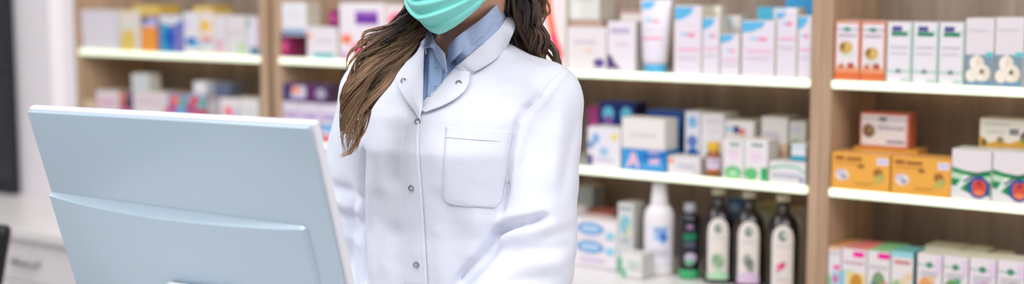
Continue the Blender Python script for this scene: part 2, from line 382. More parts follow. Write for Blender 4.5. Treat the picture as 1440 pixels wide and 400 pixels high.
for a, b, yt, l, cs in ((1289, 1325, 358, 'white tea carton with orange picture, end of the row by the teal-topped carton', ('E8A060', 'D98A3A', 'E9C090')),
                    (1325.5, 1362, 361, 'white tea carton with small green mark and violet picture', ('6E9A5A', '8E88B0', '58A878')),
                    (1362.5, 1401, 364, 'white tea carton with pink flower picture', ('C9B8D0', 'E060A0', 'D8A8C0')),
                    (1401.5, 1441, 367, 'white tea carton with brownish red picture, at the picture edge', ('D0A890', 'B8604A', 'A0785A'))):
    carton(l, a, b, yt, 'b4', 0, d=.003, dep=.07, front='E8DEE2', side='D6D2CC', top='E4DCC8', group='white tea cartons on the worktop', art=tea(*cs))
for a, b, yt, l in ((1298, 1350, 349, 'cream tea carton in the second row, behind the orange pictured one'), (1352, 1383, 354, 'cream tea carton in the second row, behind the violet pictured one'), (1386, 1412, 361, 'cream tea carton in the second row, lowest of the back three')):
    carton(l, a, b, yt, 'b4', 0, d=.08, dep=.08, front='DED8C4', side='D0CAB8', top='DAD4B4', group='white tea cartons on the worktop', art=[T_(.1, .85, .9, .9, 'B8B098')])

# ---- middle unit (right half), upper shelf: baby care cartons and tubes
G = 'pale baby care cartons on the upper shelf'
BL, PK = '5FB4E0', 'F0A0C0'
def baby(h=.5, corner=True):
    return [P_([(0, .98), (.0, .78), (.3, .80), (.62, .88), (.72, .98)], BL) if corner else R_(0, .97, .5, 1, BL), E_(.62, h + .17, .16, .03, 'F07FA8'), E_(.38, h + .18, .14, .02, '8CC8E4'),
            R_(.15, h - .06, .95, h - .03, PK), T_(.15, h - .2, .85, h - .14, 'DDD0DC', 2), R_(.15, .06, .85, .065, 'D6CEDA')]
carton('tall pale carton with blue corner, next to the blue-capped tube', 948, 987, 8, 'b3', 1, d=.01, dep=.06, front='E4D9E4', side='E0DACC', top='E6E0D4', art=baby(.4), group=G)
carton('pale carton with small blue corner, second from the tube', 988, 1012, 24, 'b3', 1, d=.01, dep=.05, front='E4D9E4', side='E0DACC', top='E6E0D4', art=baby(.5), group=G)
carton('smallest pale carton with blue corner, lowest of its row', 1013, 1040, 48, 'b3', 1, d=.01, dep=.05, front='E4D9E4', side='E0DACC', top='E6E0D4', art=baby(.42), group=G)
carton('wide pale carton with blue corner and strong pink line', 1043, 1090, 29, 'b3', 1, d=.008, dep=.06, front='E4D9E4', side='E0DACC', top='E6E0D4', art=baby(.5), group=G)
carton('tall slim pale carton with white top, near the oak divider', 1092, 1121, 11, 'b3', 1, d=.008, dep=.05, front='E4D9E4', side='E0DACC', top='EDE8E4', art=[R_(0, .95, 1, 1, 'EFEDEA')] + baby(.6, False) + [P_([(0, .93), (0, .84), (.3, .86), (.5, .93)], BL)], group=G)
carton('pale carton with blue corner, touching the oak divider', 1122, 1142, 22, 'b3', 1, d=.008, dep=.05, front='E4D9E4', side='E0DACC', top='E6E0D4', art=baby(.5), group=G)
carton('pale carton in the second row behind the smallest one', 1015, 1042, 22, 'b3', 1, d=.10, dep=.06, front='E2DBD8', side='E0DACC', top='E6E0D4', art=[R_(.0, .8, .5, .97, '7FC0DC')], group=G)
carton('blue carton in the second row behind the wide pale one', 1064, 1098, 10, 'b3', 1, d=.10, dep=.06, front='4FB4D2', side='46A6C6', top='6CC4DC', art=[R_(.7, 0, 1, 1, 'E2DBD8')], group=G)
carton('bright blue carton at the back next to the oak divider', 1104, 1160, -4, 'b3', 1, d=.11, dep=.08, front='3AA2D8', side='3090C4', top='60B8E0', art=[P_([(.3, 0), (1, .0), (1, .78), (.5, .76)], 'DDE0EA')], group=G)
carton('cream carton behind the tallest pale one', 985, 1014, 8, 'b3', 1, d=.071, dep=.028, front='E4DECE', side='DCD4C2', top='E8E2D2', art=[T_(.1, .8, .9, .84, 'C8C0B0')], group=G)
# left of the tube
carton('white carton with red-orange curve, beside the shoulder of the coat', 748, 796, -30, 'b3', 1, d=.02, dep=.07, front='E8DEDC', side='E3D4C2', top='E8DED8', name='carton',
       art=[P_([(.35, .9), (.55, .9), (.62, .6), (.75, .35), (.95, .16), (.8, .1), (.55, .32), (.42, .6)], 'EE7A5A'), P_([(.55, .36), (.68, .4), (.9, .1), (.8, .02)], 'F0406E'), R_(0, 0, .3, .2, 'F2BFD0')])
zt = carton('low white carton with purple dot, behind the shoulder of the coat', 797, 853, 38, 'b3', 1, d=.02, dep=.075, front='E4DADC', side='DDD2CE', top='DAC8BC', art=[E_(.82, .16, .14, .11, '5A4A8E'), T_(.2, .6, .75, .68, 'CDB9C6', 2), E_(.55, .45, .12, .05, 'F0C8B8')])
zt = carton('brownish flat carton lying under the grey-white one', 800, 848, 28, 'b3', 1, d=.03, dep=.08, z=zt, front='B89A8A', side='A88A78', top='C8B4A4', art=[R_(.1, .3, .9, .6, 'C8A898')])
carton('grey-white carton on top of the low stack by the shoulder', 800, 843, -14, 'b3', 1, d=.03, dep=.08, z=zt, front='D8D8D0', side='CFC9BE', top='DDDAD2', art=[R_(.1, .0, .4, 1, 'E2E0DC'), T_(.2, .6, .8, .7, 'C4C4BC', 2)])
carton('white carton with purple corner print, beside the blue-capped tube', 854, 894, 30, 'b3', 1, d=.02, dep=.07, front='E6DCE4', side='DDD4D4', top='E2DAD4', art=[T_(.12, .74, .78, .86, 'A79CC4', 2), P_([(0, .04), (.5, .04), (.3, .14), (.16, .28), (0, .34)], '5C3F78'), T_(.3, .5, .75, .56, 'E0C0D0')])
carton('white carton at the back, showing above the purple-cornered one', 872, 912, 15, 'b3', 1, d=.10, dep=.07, front='E0DAD6', side='D8D0C8', top='C8A090', art=[R_(0, .95, 1, 1, 'A86858')])

def placed(x, bay, lev, d): return wp(x, 250, d)[0]
def bottle(name, label, cat, x, yt, lev, d, profs, group=None, n=32, p=2.0, sy=1):
    """profs: list of (part name, [(r px, y px)...], material, label) from foot to top; pixels measured at depth d"""
    s = wp(x, 250 if lev else 330, d)[0]; z0 = ZS[lev] + .0012
    z0 = z0 if lev else ZS[lev] + .0002
    P = W(s, d, z0); mm = (P - CAM).dot(FW) / F
    root = thing(name, label, cat, P, -math.atan2(P.x, P.y), group)
    H = wp(x, yt, d)[1] - z0
    for nm, prof, m, lb in profs:
        V, Fc = lathe([(r, z * H) for r, z in prof], n, 1, sy, 0, 0, p)
        o = mk(nm, V, Fc, m, root)
        if lb: o['label'] = lb
    return root, H

def cyl_label(parent, R, z0, z1, half, bg, art, H, name='label', arch=False, p=2.0, sy=1, lb=None, off=.0012):
    """a paper label wrapped on the front of a bottle; art in 0..1 coordinates, each shape a mapped grid in one mesh"""
    V = []; Fc = []; mi = []; mats = [mat(bg, .5, 'paper')]; idx = {bg: 0}
    def surf(x, z, o):
        a = -PI / 2 + (x - .5) * 2 * half; c, s = math.cos(a), math.sin(a); q = (abs(c) ** p + abs(s) ** p) ** (-1 / p)
        return (R * q * c + c * o, R * q * s * sy + s * o, z0 + (z1 - z0) * z)
    def top(x):
        if not arch: return 1
        t = abs(x - .5) * 2; return 1 - .22 * (1 - math.sqrt(max(0, 1 - t * t)))
    nx, nz = 20, 12
    for i in range(nx + 1):
        for j in range(nz + 1):
            x = i / nx; V.append(surf(x, j / nz * top(x), off))
    for i in range(nx):
        for j in range(nz):
            k = i * (nz + 1) + j; Fc.append((k, k + nz + 1, k + nz + 2, k + 1)); mi.append(0)
    lay = 0
    for kind, pts, c in flat(art):
        lay += 1
        if c not in idx: idx[c] = len(mats); mats.append(mat(c, .5, 'paper'))
        cx = sum(q[0] for q in pts) / len(pts); cz = sum(q[1] for q in pts) / len(pts); b = len(V); o = off + .0003 + .0001 * lay
        dense = []
        for k, q in enumerate(pts):
            r = pts[(k + 1) % len(pts)]; m = max(1, int(abs(r[0] - q[0]) / .12))
            for t in range(m): dense.append((q[0] + (r[0] - q[0]) * t / m, q[1] + (r[1] - q[1]) * t / m))
        n = len(dense); V.append(surf(cx, cz, o))
        for f in (.5, 1):
            for q in dense: V.append(surf(cx + (q[0] - cx) * f, cz + (q[1] - cz) * f, o))
        for k in range(n):
            k2 = (k + 1) % n; Fc.append((b, b + 1 + k, b + 1 + k2)); mi.append(idx[c]); Fc.append((b + 1 + k, b + 1 + n + k, b + 1 + n + k2, b + 1 + k2)); mi.append(idx[c])
    o = mk(name, V, Fc, mats, parent, mi)
    if lb: o['label'] = lb
    return o

# tube standing on its blue cap
def tube(label, x0, x1, yt, d, capc, bodyc):
    x = (x0 + x1) / 2; s = wp(x, 60, d)[0]; z0 = ZS[1] + .0012; P = W(s, d, z0); H = wp(x, yt, d)[1] - z0
    hw = (wp(x1, 60, d)[0] - wp(x0, 60, d)[0]) / 2
    root = thing('cream_tube', label, 'tube', P, YAW)
    V, Fc = lathe([(hw * .60, 0), (hw * .64, .004), (hw * .64, H * .11), (hw * .58, H * .115)], 28); o = mk('cap', V, Fc, mat(capc, .3, 'plastic'), root); o['label'] = 'blue screw cap at the foot'
    V = []; Fc = []; n = 36; m = 14
    for j in range(m + 1):
        t = j / m; wx = hw * (.66 + .34 * t ** .8); wy = hw * .62 * (1 - t ** 2.2) + .0012
        for i in range(n): a = 2 * PI * i / n; V.append((wx * math.cos(a), wy * math.sin(a), H * .116 + (H - H * .116) * t))
    for j in range(m):
        for i in range(n): Fc.append((j * n + i, j * n + (i + 1) % n, (j + 1) * n + (i + 1) % n, (j + 1) * n + i))
    Fc.append(tuple(range(n))[::-1]); Fc.append(tuple(m * n + i for i in range(n)))
    b = len(Fc); mi = [0] * b; mats = [mat(bodyc, .35, 'plastic')]
    def sp(x, z):
        t = z; wx = hw * (.66 + .34 * t ** .8); wy = hw * .62 * (1 - t ** 2.2) + .0012; X = (x - .5) * 2 * .96
        return (wx * X, -wy * math.sqrt(1 - X * X) - .0007, H * .116 + (H - H * .116) * z)
    for kind, pts, c in flat([P_([(.05, .97), (.05, .84), (.4, .86), (.55, .97)], BL), R_(.12, .38, .9, .42, 'F2A0BC'), E_(.62, .66, .14, .04, 'F5B4B8'), E_(.35, .68, .12, .03, '9CCCE8'), T_(.25, .5, .8, .54, 'D8C8E0')]):
        if mat(c, .5, 'paper') not in mats: mats.append(mat(c, .5, 'paper'))
        k = mats.index(mat(c, .5, 'paper')); cx = sum(q[0] for q in pts) / len(pts); cz = sum(q[1] for q in pts) / len(pts)
        dense = []
        for a, q in enumerate(pts):
            r = pts[(a + 1) % len(pts)]; mm = max(1, int(abs(r[0] - q[0]) / .08))
            for t in range(mm): dense.append((q[0] + (r[0] - q[0]) * t / mm, q[1] + (r[1] - q[1]) * t / mm))
        bb = len(V); V.append(sp(cx, cz)); nn = len(dense)
        for f in (.5, 1):
            for q in dense: V.append(sp(cx + (q[0] - cx) * f, cz + (q[1] - cz) * f))
        for a in range(nn):
            a2 = (a + 1) % nn; Fc.append((bb, bb + 1 + a, bb + 1 + a2)); mi.append(k); Fc.append((bb + 1 + a, bb + 1 + nn + a, bb + 1 + nn + a2, bb + 1 + a2)); mi.append(k)
    mk('body', V, Fc, mats, root, mi)
tube('white cream tube standing on its blue cap among pale cartons', 900, 944, -1, .022, '4FB0DC', 'E6DEE8')

# ---- middle unit (right half), middle shelf
G = 'medicine cartons on the middle shelf behind the coat'
carton('white carton with blue and yellow pictures, half behind the sleeve', 826, 873, 180, 'b3', 2, d=.01, dep=.07, front='E4DEE6', side='D8D4D0', top='E4E0D4', group=G,
       art=[E_(.25, .72, .12, .14, '7FB0D8'), E_(.82, .78, .1, .1, 'E8D070'), E_(.5, .4, .14, .12, '9CC4DC'), R_(0, .03, .16, .3, '4A4A86'), R_(.2, .15, .8, .22, 'C8B8D8'), E_(.1, .55, .1, .1, '8098C8')])
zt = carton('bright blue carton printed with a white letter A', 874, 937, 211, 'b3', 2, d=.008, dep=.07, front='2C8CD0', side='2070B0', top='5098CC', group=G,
       art=[R_(0, .0, .16, 1, '3A9CD8'), P_([(.10, .12), (.18, .12), (.22, .3), (.3, .3), (.34, .12), (.42, .12), (.30, .85), (.22, .85)], 'E6B8D0'), R_(.62, .35, .85, .95, 'DDB8D8'), R_(.5, .2, .95, .3, '70B8E4'), P_([(.45, .5), (.98, .7), (.98, .9), (.45, .8)], '1D6FBA')])
carton('plain white carton resting on the blue letter A carton', 874, 935, 167, 'b3', 2, d=.010, dep=.065, z=zt, front='E6DEDC', side='DAD2CC', top='E6DED0', art=[T_(.2, .4, .8, .5, 'D4CACC', 2)], group=G)
carton('low white carton in front, between blue carton and amber bottle', 938.5, 984, 221, 'b3', 2, d=.006, dep=.05, front='E2DADE', side='D8D0CC', top='E0DAD0', art=[E_(.12, .75, .08, .14, 'F08A5A'), T_(.3, .3, .9, .6, 'C8C4D4', 3), R_(.8, .1, .95, .2, 'D0A8C8')], group=G)
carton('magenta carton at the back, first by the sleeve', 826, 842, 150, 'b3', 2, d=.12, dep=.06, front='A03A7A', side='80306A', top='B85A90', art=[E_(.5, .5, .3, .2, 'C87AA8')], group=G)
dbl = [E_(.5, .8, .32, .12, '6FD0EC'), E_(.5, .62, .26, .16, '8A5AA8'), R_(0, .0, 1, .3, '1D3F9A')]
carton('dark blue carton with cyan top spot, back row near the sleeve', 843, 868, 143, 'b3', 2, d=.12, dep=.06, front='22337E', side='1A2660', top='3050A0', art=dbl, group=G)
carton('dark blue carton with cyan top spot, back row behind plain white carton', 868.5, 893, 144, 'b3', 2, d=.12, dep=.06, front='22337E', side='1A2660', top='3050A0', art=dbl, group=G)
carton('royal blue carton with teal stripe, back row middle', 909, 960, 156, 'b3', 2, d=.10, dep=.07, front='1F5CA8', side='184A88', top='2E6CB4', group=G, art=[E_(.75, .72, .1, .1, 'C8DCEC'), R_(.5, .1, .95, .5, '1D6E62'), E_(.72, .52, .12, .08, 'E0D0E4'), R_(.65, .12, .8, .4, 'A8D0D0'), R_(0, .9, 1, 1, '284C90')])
carton('white carton with three blue round ornaments', 963, 985, 157, 'b3', 2, d=.08, dep=.08, front='E0DCE6', side='D0CCC8', top='DAD8CC', group=G, art=[E_(.5, .82, .3, .1, '7FB4DC'), E_(.5, .50, .35, .1, '5A7CB8'), E_(.55, .26, .42, .14, '1F6AB0'), E_(.55, .26, .2, .06, '28346A')])
carton('taller plain white carton beside the blue ornament one', 985.5, 1018, 160, 'b3', 2, d=.08, dep=.08, front='E4DEE2', side='D6D0C8', top='E0DCD0', group=G, art=[T_(.2, .82, .9, .9, 'CFC8D0', 2), R_(.3, .7, .8, .72, 'D8C0C8')])
carton('white carton with small dark blue square, back row', 1018.5, 1060, 170, 'b3', 2, d=.08, dep=.07, front='E0DAD8', side='CFC8BE', top='DCD8C8', group=G, art=[R_(.3, .76, .5, .9, '33407E'), R_(.5, .74, .72, .86, 'D07A6A'), R_(.05, .8, .25, .88, '88C0DC')])
gl = lambda c: [E_(.5, .16, .42, .17, c), E_(.5, .14, .25, .1, 'A8D8A8'), R_(.3, .84, .8, .9, '3E8A6A'), E_(.5, .6, .3, .12, 'E8D0E0'), T_(.2, .7, .8, .74, 'D0B8C4')]
carton('white carton with pale green leaf, beside the amber bottle', 1017, 1046, 196, 'b3', 2, d=.008, dep=.06, front='E8E0E2', side='D8D2CC', top='E2DCD0', art=gl('5CB86E'), group='leaf printed cartons behind the amber bottle')
carton('white carton with pale and bright green leaf, next to its twin', 1046.5, 1080, 197, 'b3', 2, d=.008, dep=.06, front='E8E0E2', side='D8D2CC', top='E2DCD0', art=[E_(.3, .16, .3, .15, '62B872'), R_(.72, .02, 1, .33, '12A85A'), R_(.3, .84, .8, .9, '3E8A6A'), E_(.5, .6, .3, .12, 'E8D0E0')], group='leaf printed cartons behind the amber bottle')
carton('tall white carton standing at the back near the divider', 1070, 1108, 165, 'b3', 2, d=.10, dep=.07, front='E4DEDA', side='CFC8BC', top='E0DACA', group=G, art=[T_(.1, .6, .7, .74, 'CDBFD8', 2), R_(.1, .5, .7, .52, 'D8C8D0')])
carton('slim pale carton with green picture, last in the back row', 1109.5, 1134, 171, 'b3', 2, d=.10, dep=.07, front='D8D4C8', side='CFC8BC', top='D0CCC0', group=G, art=[E_(.4, .55, .35, .14, '8CB078'), R_(.1, .8, .7, .9, 'C8C8D8')])
carton('small peach carton standing behind the wide low carton', 1088, 1106, 203, 'b3', 2, d=.075, dep=.023, front='E2C4AC', side='CFB098', top='E8D4C4', group=G, art=[E_(.5, .7, .35, .14, 'C89A84'), R_(.1, .1, .9, .3, 'D8CCC0')])
zt = carton('wide low white carton with green arc, by the divider', 1081, 1133, 228, 'b3', 2, d=.005, dep=.065, front='E4DEE2', side='D4D0CC', top='E0DCD0', group=G, art=[P_([(.05, .72), (.4, .84), (.75, .82), (.98, .6), (.98, .52), (.75, .74), (.4, .76), (.05, .62)], '5CC08A'), T_(.1, .2, .85, .45, 'B8B4C4', 2), R_(.85, .1, .95, .3, '7888B0')])
carton('small white carton with teal band on the wide low one', 1112, 1133, 203, 'b3', 2, d=.010, dep=.05, z=zt, front='E0DEE4', side='D0D0CC', top='D8D8CC', group=G, art=[R_(0, .06, 1, .36, '2A9CB8'), R_(0, .75, 1, .85, 'B0D4E0')])
AM = mat((150, 84, 26), .12, 'amber', spec=.6)
rt, H = bottle('pill_bottle', 'amber glass bottle with yellow cap on the middle shelf', 'bottle', 1003, 200, 2, .02,
     [('body', [(.014, 0), (.0165, .02), (.0170, .06), (.0170, .62), (.0160, .68), (.0125, .72), (.0122, .74)], AM, None),
      ('cap', [(.0140, .742), (.0150, .76), (.0150, .97), (.0140, 1)], mat('E0B038', .4, 'plastic'), 'yellow screw cap')], n=32)
cyl_label(rt, .0170, .18 * H, .56 * H, 1.1, 'D9C8DC', [T_(.3, .6, .75, .8, 'A88CA8', 2), R_(.05, .0, .95, .14, 'C87A3A')], H)

# ---- middle unit (right half), on the worktop
G = 'tooth care cartons on the worktop'
tc_ = [E_(.42, .80, .30, .13, '4A8CC8'), E_(.42, .80, .24, .09, '8AB8DC'), T_(.24, .77, .6, .83, 'E4E8F0'), E_(.42, .42, .30, .13, '4A8CC8'), E_(.42, .42, .24, .09, '8AB8DC'), T_(.24, .39, .6, .45, 'E4E8F0'),
       R_(.76, .62, .95, .76, '8CCCE0'), R_(.76, .3, .95, .44, '8CCCE0'), R_(.04, .60, .96, .615, 'CFC8D0'), R_(.2, .1, .75, .2, 'D4C4DC')]
carton('white carton with two blue ovals, beside the sleeve', 803, 868, 309, 'b3', 0, d=.015, dep=.07, front='E8E0E4', side='DCD4D4', top='E4D8D4', art=tc_, group=G)
carton('dark red carton behind the one with blue ovals', 826, 862, 298, 'b3', 0, d=.09, dep=.07, front='A85048', side='903C38', top='B8685C', art=[R_(.1, .9, .9, .95, 'D8B0A8')], group=G)
carton('grey and teal carton beside the white lotion bottle', 868.5, 891, 286, 'b3', 0, d=.015, dep=.06, front='D0D0D0', side='C0BEB8', top='A8A49C', group=G, art=[E_(.5, .68, .36, .14, '7FBCC8'), R_(.1, .9, .9, .94, '8C9090'), R_(0, .0, .3, .2, '5CB890'), E_(.7, .6, .1, .1, 'E0D080'), T_(.2, .4, .8, .5, 'B0B4B8', 2)])
carton('low pale carton with green corner at the foot of the lotion bottle', 874, 903, 357, 'b3', 0, d=-.04, dep=.05, front='E0DEDC', side='D8D4D0', top='E0DCD8', group=G, art=[P_([(0, .3), (.15, .4), (.25, .02), (0, 0)], '58BC8C'), T_(.3, .3, .9, .7, 'C4D0CC', 3)])
PW = mat((234, 228, 232), .35, 'plastic')
rt, H = bottle('lotion_bottle', 'white plastic lotion bottle with tall white cap', 'bottle', 927, 257, 0, .045,
     [('body', [(.030, 0), (.0355, .015), (.037, .05), (.037, .60), (.0355, .67), (.031, .72), (.024, .755), (.0205, .765)], PW, None),
      ('cap', [(.021, .768), (.0215, .775), (.0185, .90), (.0165, .985), (.015, 1)], mat((240, 234, 236), .4, 'plastic'), 'tall tapered white cap')], sy=.7)
cyl_label(rt, .037, .12 * H, .56 * H, .95, 'E4E0EA', [R_(.3, .62, .8, .95, 'B8CCE8'), P_([(.3, .9), (.78, .95), (.74, .8), (.36, .78)], '7FA0D0'), E_(.62, .68, .16, .12, '2F6FC0'), P_([(.36, .72), (.5, .78), (.72, .55), (.6, .5)], '88B4E0'), T_(.25, .2, .8, .4, 'D0C8D8', 3)], H, sy=.7)
DK = mat((24, 22, 30), .18, 'darkplastic', spec=.5)
rt, H = bottle('shampoo_bottle', 'dark bottle with green foot and grey cap, beside the lotion bottle', 'bottle', 970, 286, 0, .05,
     [('foot', [(.0225, 0), (.0255, .01), (.0262, .10), (.0258, .125)], mat('3FB070', .4, 'plastic'), 'green foot'),
      ('body', [(.0258, .126), (.0262, .14), (.0262, .76), (.024, .84), (.018, .87), (.0125, .88)], DK, None),
      ('cap', [(.0135, .882), (.0145, .90), (.014, .98), (.012, 1)], mat('A8A8B0', .4, 'plastic'), 'grey cap')])
cyl_label(rt, .0262, .18 * H, .74 * H, 1.0, '22222A', [R_(.22, .62, .8, .78, '1A7A58'), E_(.5, .94, .14, .05, 'A87AA8'), E_(.55, .2, .26, .12, 'C8B8D0'), E_(.5, .1, .2, .08, '70B088'), T_(.25, .45, .75, .56, '6A6A80', 2)], H)
GD = mat((30, 18, 22), .08, 'darkglass2', spec=.6)
for x, yt, lb, art in ((1010, 264, 'dark syrup bottle with green herb label, next to the dark green-footed bottle',
                   [E_(.5, .83, .17, .075, '2E6A5A'), E_(.53, .84, .09, .04, 'B8C4B8'), T_(.2, .66, .8, .70, 'C0C0C0'), E_(.5, .3, .3, .13, 'A8C0A0'), E_(.38, .34, .14, .07, '7FA47A'), E_(.62, .26, .14, .06, '88AA80'), P_([(0, 0), (1, 0), (1, .1), (.5, .16), (0, .08)], 'B4DCB4')]),
                  (1053, 268, 'dark syrup bottle with grey herb label, middle of the three',
                   [E_(.5, .83, .17, .075, '2E6A5A'), E_(.53, .84, .09, .04, 'B8C4B8'), T_(.2, .64, .8, .68, 'C0C0C0'), E_(.45, .38, .2, .1, '9AA49A'), E_(.55, .32, .2, .08, '6E7A74'), E_(.6, .24, .16, .06, '8A9488'), P_([(0, 0), (1, 0), (1, .14), (.5, .2), (0, .12)], 'DDC0DC')]),
                  (1101, 273, 'dark syrup bottle with pink flower label, closest to the divider',
                   [E_(.5, .83, .19, .085, '2E6A5A'), E_(.56, .84, .11, .05, 'D0D4CC'), T_(.2, .64, .8, .68, 'C8C0C8'), E_(.42, .34, .16, .055, 'E04888'), E_(.32, .31, .1, .04, 'F080B0'), E_(.55, .38, .1, .04, 'C83070'), E_(.3, .26, .05, .03, '7FB070'), T_(.2, .1, .8, .16, 'D0C8CC', 1)])):
    rt, H = bottle('syrup_bottle', lb, 'bottle', x, yt, 0, .055,
         [('body', [(.032, 0), (.0350, .012), (.0358, .04), (.0358, .62), (.0348, .68), (.029, .74), (.0205, .79), (.0145, .82), (.0125, .84), (.0125, .925)], GD, None),
          ('cap', [(.0160, .927), (.0165, .935), (.0165, .993), (.0155, 1)], mat('C8BCA0', .5, 'plastic'), 'cream screw cap')], group='dark syrup bottles on the worktop', n=40, p=2.5)
    cyl_label(rt, .0358, .05 * H, .70 * H, .66, 'E6DCD4', art, H, arch=True, p=2.5, lb='arched cream paper label')
# things seen between the bottle necks
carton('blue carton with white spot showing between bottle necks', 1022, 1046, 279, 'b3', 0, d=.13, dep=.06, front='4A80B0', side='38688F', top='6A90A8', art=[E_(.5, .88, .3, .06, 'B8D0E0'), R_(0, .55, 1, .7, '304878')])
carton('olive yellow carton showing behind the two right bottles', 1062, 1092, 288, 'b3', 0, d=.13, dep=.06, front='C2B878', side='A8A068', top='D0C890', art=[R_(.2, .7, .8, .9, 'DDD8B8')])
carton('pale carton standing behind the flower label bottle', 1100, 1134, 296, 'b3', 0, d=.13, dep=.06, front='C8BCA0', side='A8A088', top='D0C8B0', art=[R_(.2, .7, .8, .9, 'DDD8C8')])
for x, c, l in ((818, 'E2DAD8', 'small pale jar behind the sleeve, in front of its pair'),):
    bottle('jar', l, 'jar', x, 288, 0, .12, [('body', [(.020, 0), (.023, .02), (.023, .8), (.021, .84)], mat(c, .4, 'plastic'), None), ('lid', [(.023, .842), (.0235, .86), (.0235, .98), (.022, 1)], mat('CFC8C4', .4, 'plastic'), None)])
carton('tall grey-green carton mostly hidden by the sleeve', 806, 834, 262, 'b3', 0, d=.16, dep=.06, front='B4C0BC', side='98A09C', top='B0B4AC', art=[R_(0, .6, 1, .7, '5E8C9A')])

# ---- middle unit (left half)
G = 'cartons on the upper shelf beside the hair'
za = carton('small magenta carton under the white striped one', 393, 407, 50, 'b2', 1, d=.006, dep=.07, front='9A2860', side='7E2250', top='B85080', art=[E_(.5, .5, .3, .2, 'E05080'), R_(0, .8, 1, 1, '5A3060')], group=G)
carton('white carton with blue lower stripe, on the magenta one', 394, 431, 3, 'b2', 1, d=.010, dep=.06, z=None, zb=za + .0006, front='E4E0E6', side='C8C0B4', top='E0DCD0', art=[R_(0, .04, 1, .14, '4A7CB0'), T_(.1, .16, .9, .22, '8AA8C8'), T_(.2, .6, .8, .66, 'D4CCD4')], group=G)
zb_ = carton('wide white carton with teal lower stripe', 432, 474, 38, 'b2', 1, d=.010, dep=.08, front='E4DAE0', side='D8D0C8', top='E2DCD2', art=[R_(.2, .02, .9, .18, '5AB0BC'), E_(.05, .72, .1, .1, 'F0A890'), T_(.3, .5, .9, .6, 'D0C4D4', 2)], group=G)
carton('small magenta carton standing on the teal striped one', 462, 476, 14, 'b2', 1, d=.02, dep=.05, zb=zb_ + .0006, front='982A70', side='7E2250', top='A8C08A', art=[E_(.5, .5, .3, .2, 'C84A90'), R_(0, 0, 1, .2, '6A1C4C')], group=G)
carton('white square carton left of the teal striped one', 408, 431, 58, 'b2', 1, d=.082, dep=.06, front='E0D8DC', side='D0C8C0', top='DCD6C8', art=[T_(.2, .5, .8, .6, 'CFC0C8')], group=G)
carton('big white carton with purple panel, beside the hair', 477, 541, 4, 'b2', 1, d=.012, dep=.08, front='E6DCE2', side='DCD2C4', top='D8D4C8', art=[R_(.36, .62, .86, .86, 'A06ABC'), R_(.36, .66, .86, .78, '6A2E96'), E_(.16, .36, .12, .09, 'F07A50'), R_(.0, .0, .2, .14, 'C8A8CC'), E_(.42, .2, .14, .1, 'F04A80'), R_(.5, .3, .9, .5, 'E0D8DC')], group=G)
carton('pinkish carton mostly covered by the hair', 542, 582, 8, 'b2', 1, d=.012, dep=.08, front='E4D4D8', side='DCD2C4', top='D8D4C8', art=[E_(.5, .72, .4, .16, 'F0507A'), R_(.1, .2, .9, .4, 'E0C0C8')], group=G)
G = 'purple printed cartons on the middle shelf behind the monitor'
pur = lambda c: [R_(0, .30, 1, .48, c), R_(0, .0, 1, .2, 'A04AA0'), T_(.1, .55, .9, .75, 'A88CC8', 2), E_(.4, .1, .3, .08, 'F0785A'), R_(0, .9, 1, 1, 'DAD0DC')]
zs = []
for a, b, l, c in ((393, 421, 'white and purple carton by the oak divider, under the dark purple one', '8A5ABC'), (421.5, 449, 'white and purple carton in the middle of its three', 'C070B8'), (449.5, 478, 'white, pink and blue carton nearest the white coat', '6AB0DC')):
    zs.append(carton(l, a, b, 143 + (a - 393) * .07, 'b2', 2, d=.008, dep=.07, front='E0D6E2', side='C8A8CC', top='D8D0DC', art=pur(c), group=G))
carton('dark purple carton with orange spot, lying on white and purple ones', 394, 431, 118, 'b2', 2, d=.012, dep=.06, zb=max(zs) + .0006, front='4A2C66', side='3A2450', top='6A4C7C', art=[P_([(.3, .2), (1, .2), (1, .9), (.45, .9)], 'D0C4DC'), E_(.55, .65, .2, .2, 'F0945A'), R_(0, 0, .3, 1, '3A3070')], group=G)
carton('dark purple carton with grey spot, second on top', 434, 463, 119, 'b2', 2, d=.012, dep=.06, zb=max(zs) + .0006, front='4A2C5A', side='4A3048', top='6A4C6C', art=[E_(.6, .5, .25, .3, 'A8A0B0'), R_(0, 0, .25, 1, '6A2A6A')], group=G)
carton('green carton low behind the sleeve and monitor edge', 446, 482, 226, 'b2', 0, d=.03, dep=.08, front='3A8A5C', side='2E6A4A', top='5AA07A', art=[R_(.1, .5, .9, .7, '60B080'), R_(.1, .2, .9, .3, 'DCE8DC')])
# ---- far unit
G = 'cartons on the upper shelf of the far unit'
carton('large plain pale carton at the far end of the upper shelf', 114, 167, 14, 'b1', 1, d=.008, dep=.08, front='E2DAE2', side='E2D8C4', top='E4DCD0', art=[R_(.05, .85, .95, .87, 'D2C8DA'), R_(0, .1, .03, .35, 'D86A6A'), R_(.9, 0, 1, 1, 'D4D4DE')], group=G)
carton('cream and yellow carton between pale and orange ones', 168.5, 197, 15, 'b1', 1, d=.008, dep=.08, front='E6DCC0', side='E4C878', top='EAD070', art=[P_([(.0, .0), (1, 0), (1, .4), (.3, .55), (0, .3)], 'E6C468'), R_(.75, 0, 1, 1, 'DCD8DC'), E_(.35, .7, .3, .15, 'E4DCD8')], group=G)
carton('orange carton with violet top band', 198.5, 223, 24, 'b1', 1, d=.008, dep=.08, front='F0983C', side='C05A4A', top='8080B0', art=[R_(0, .72, 1, 1, '9CA4D8'), R_(0, .86, .4, 1, '3C3870'), R_(.3, .74, 1, .84, 'D0C8E0'), R_(.92, 0, 1, 1, '80487A')], group=G)
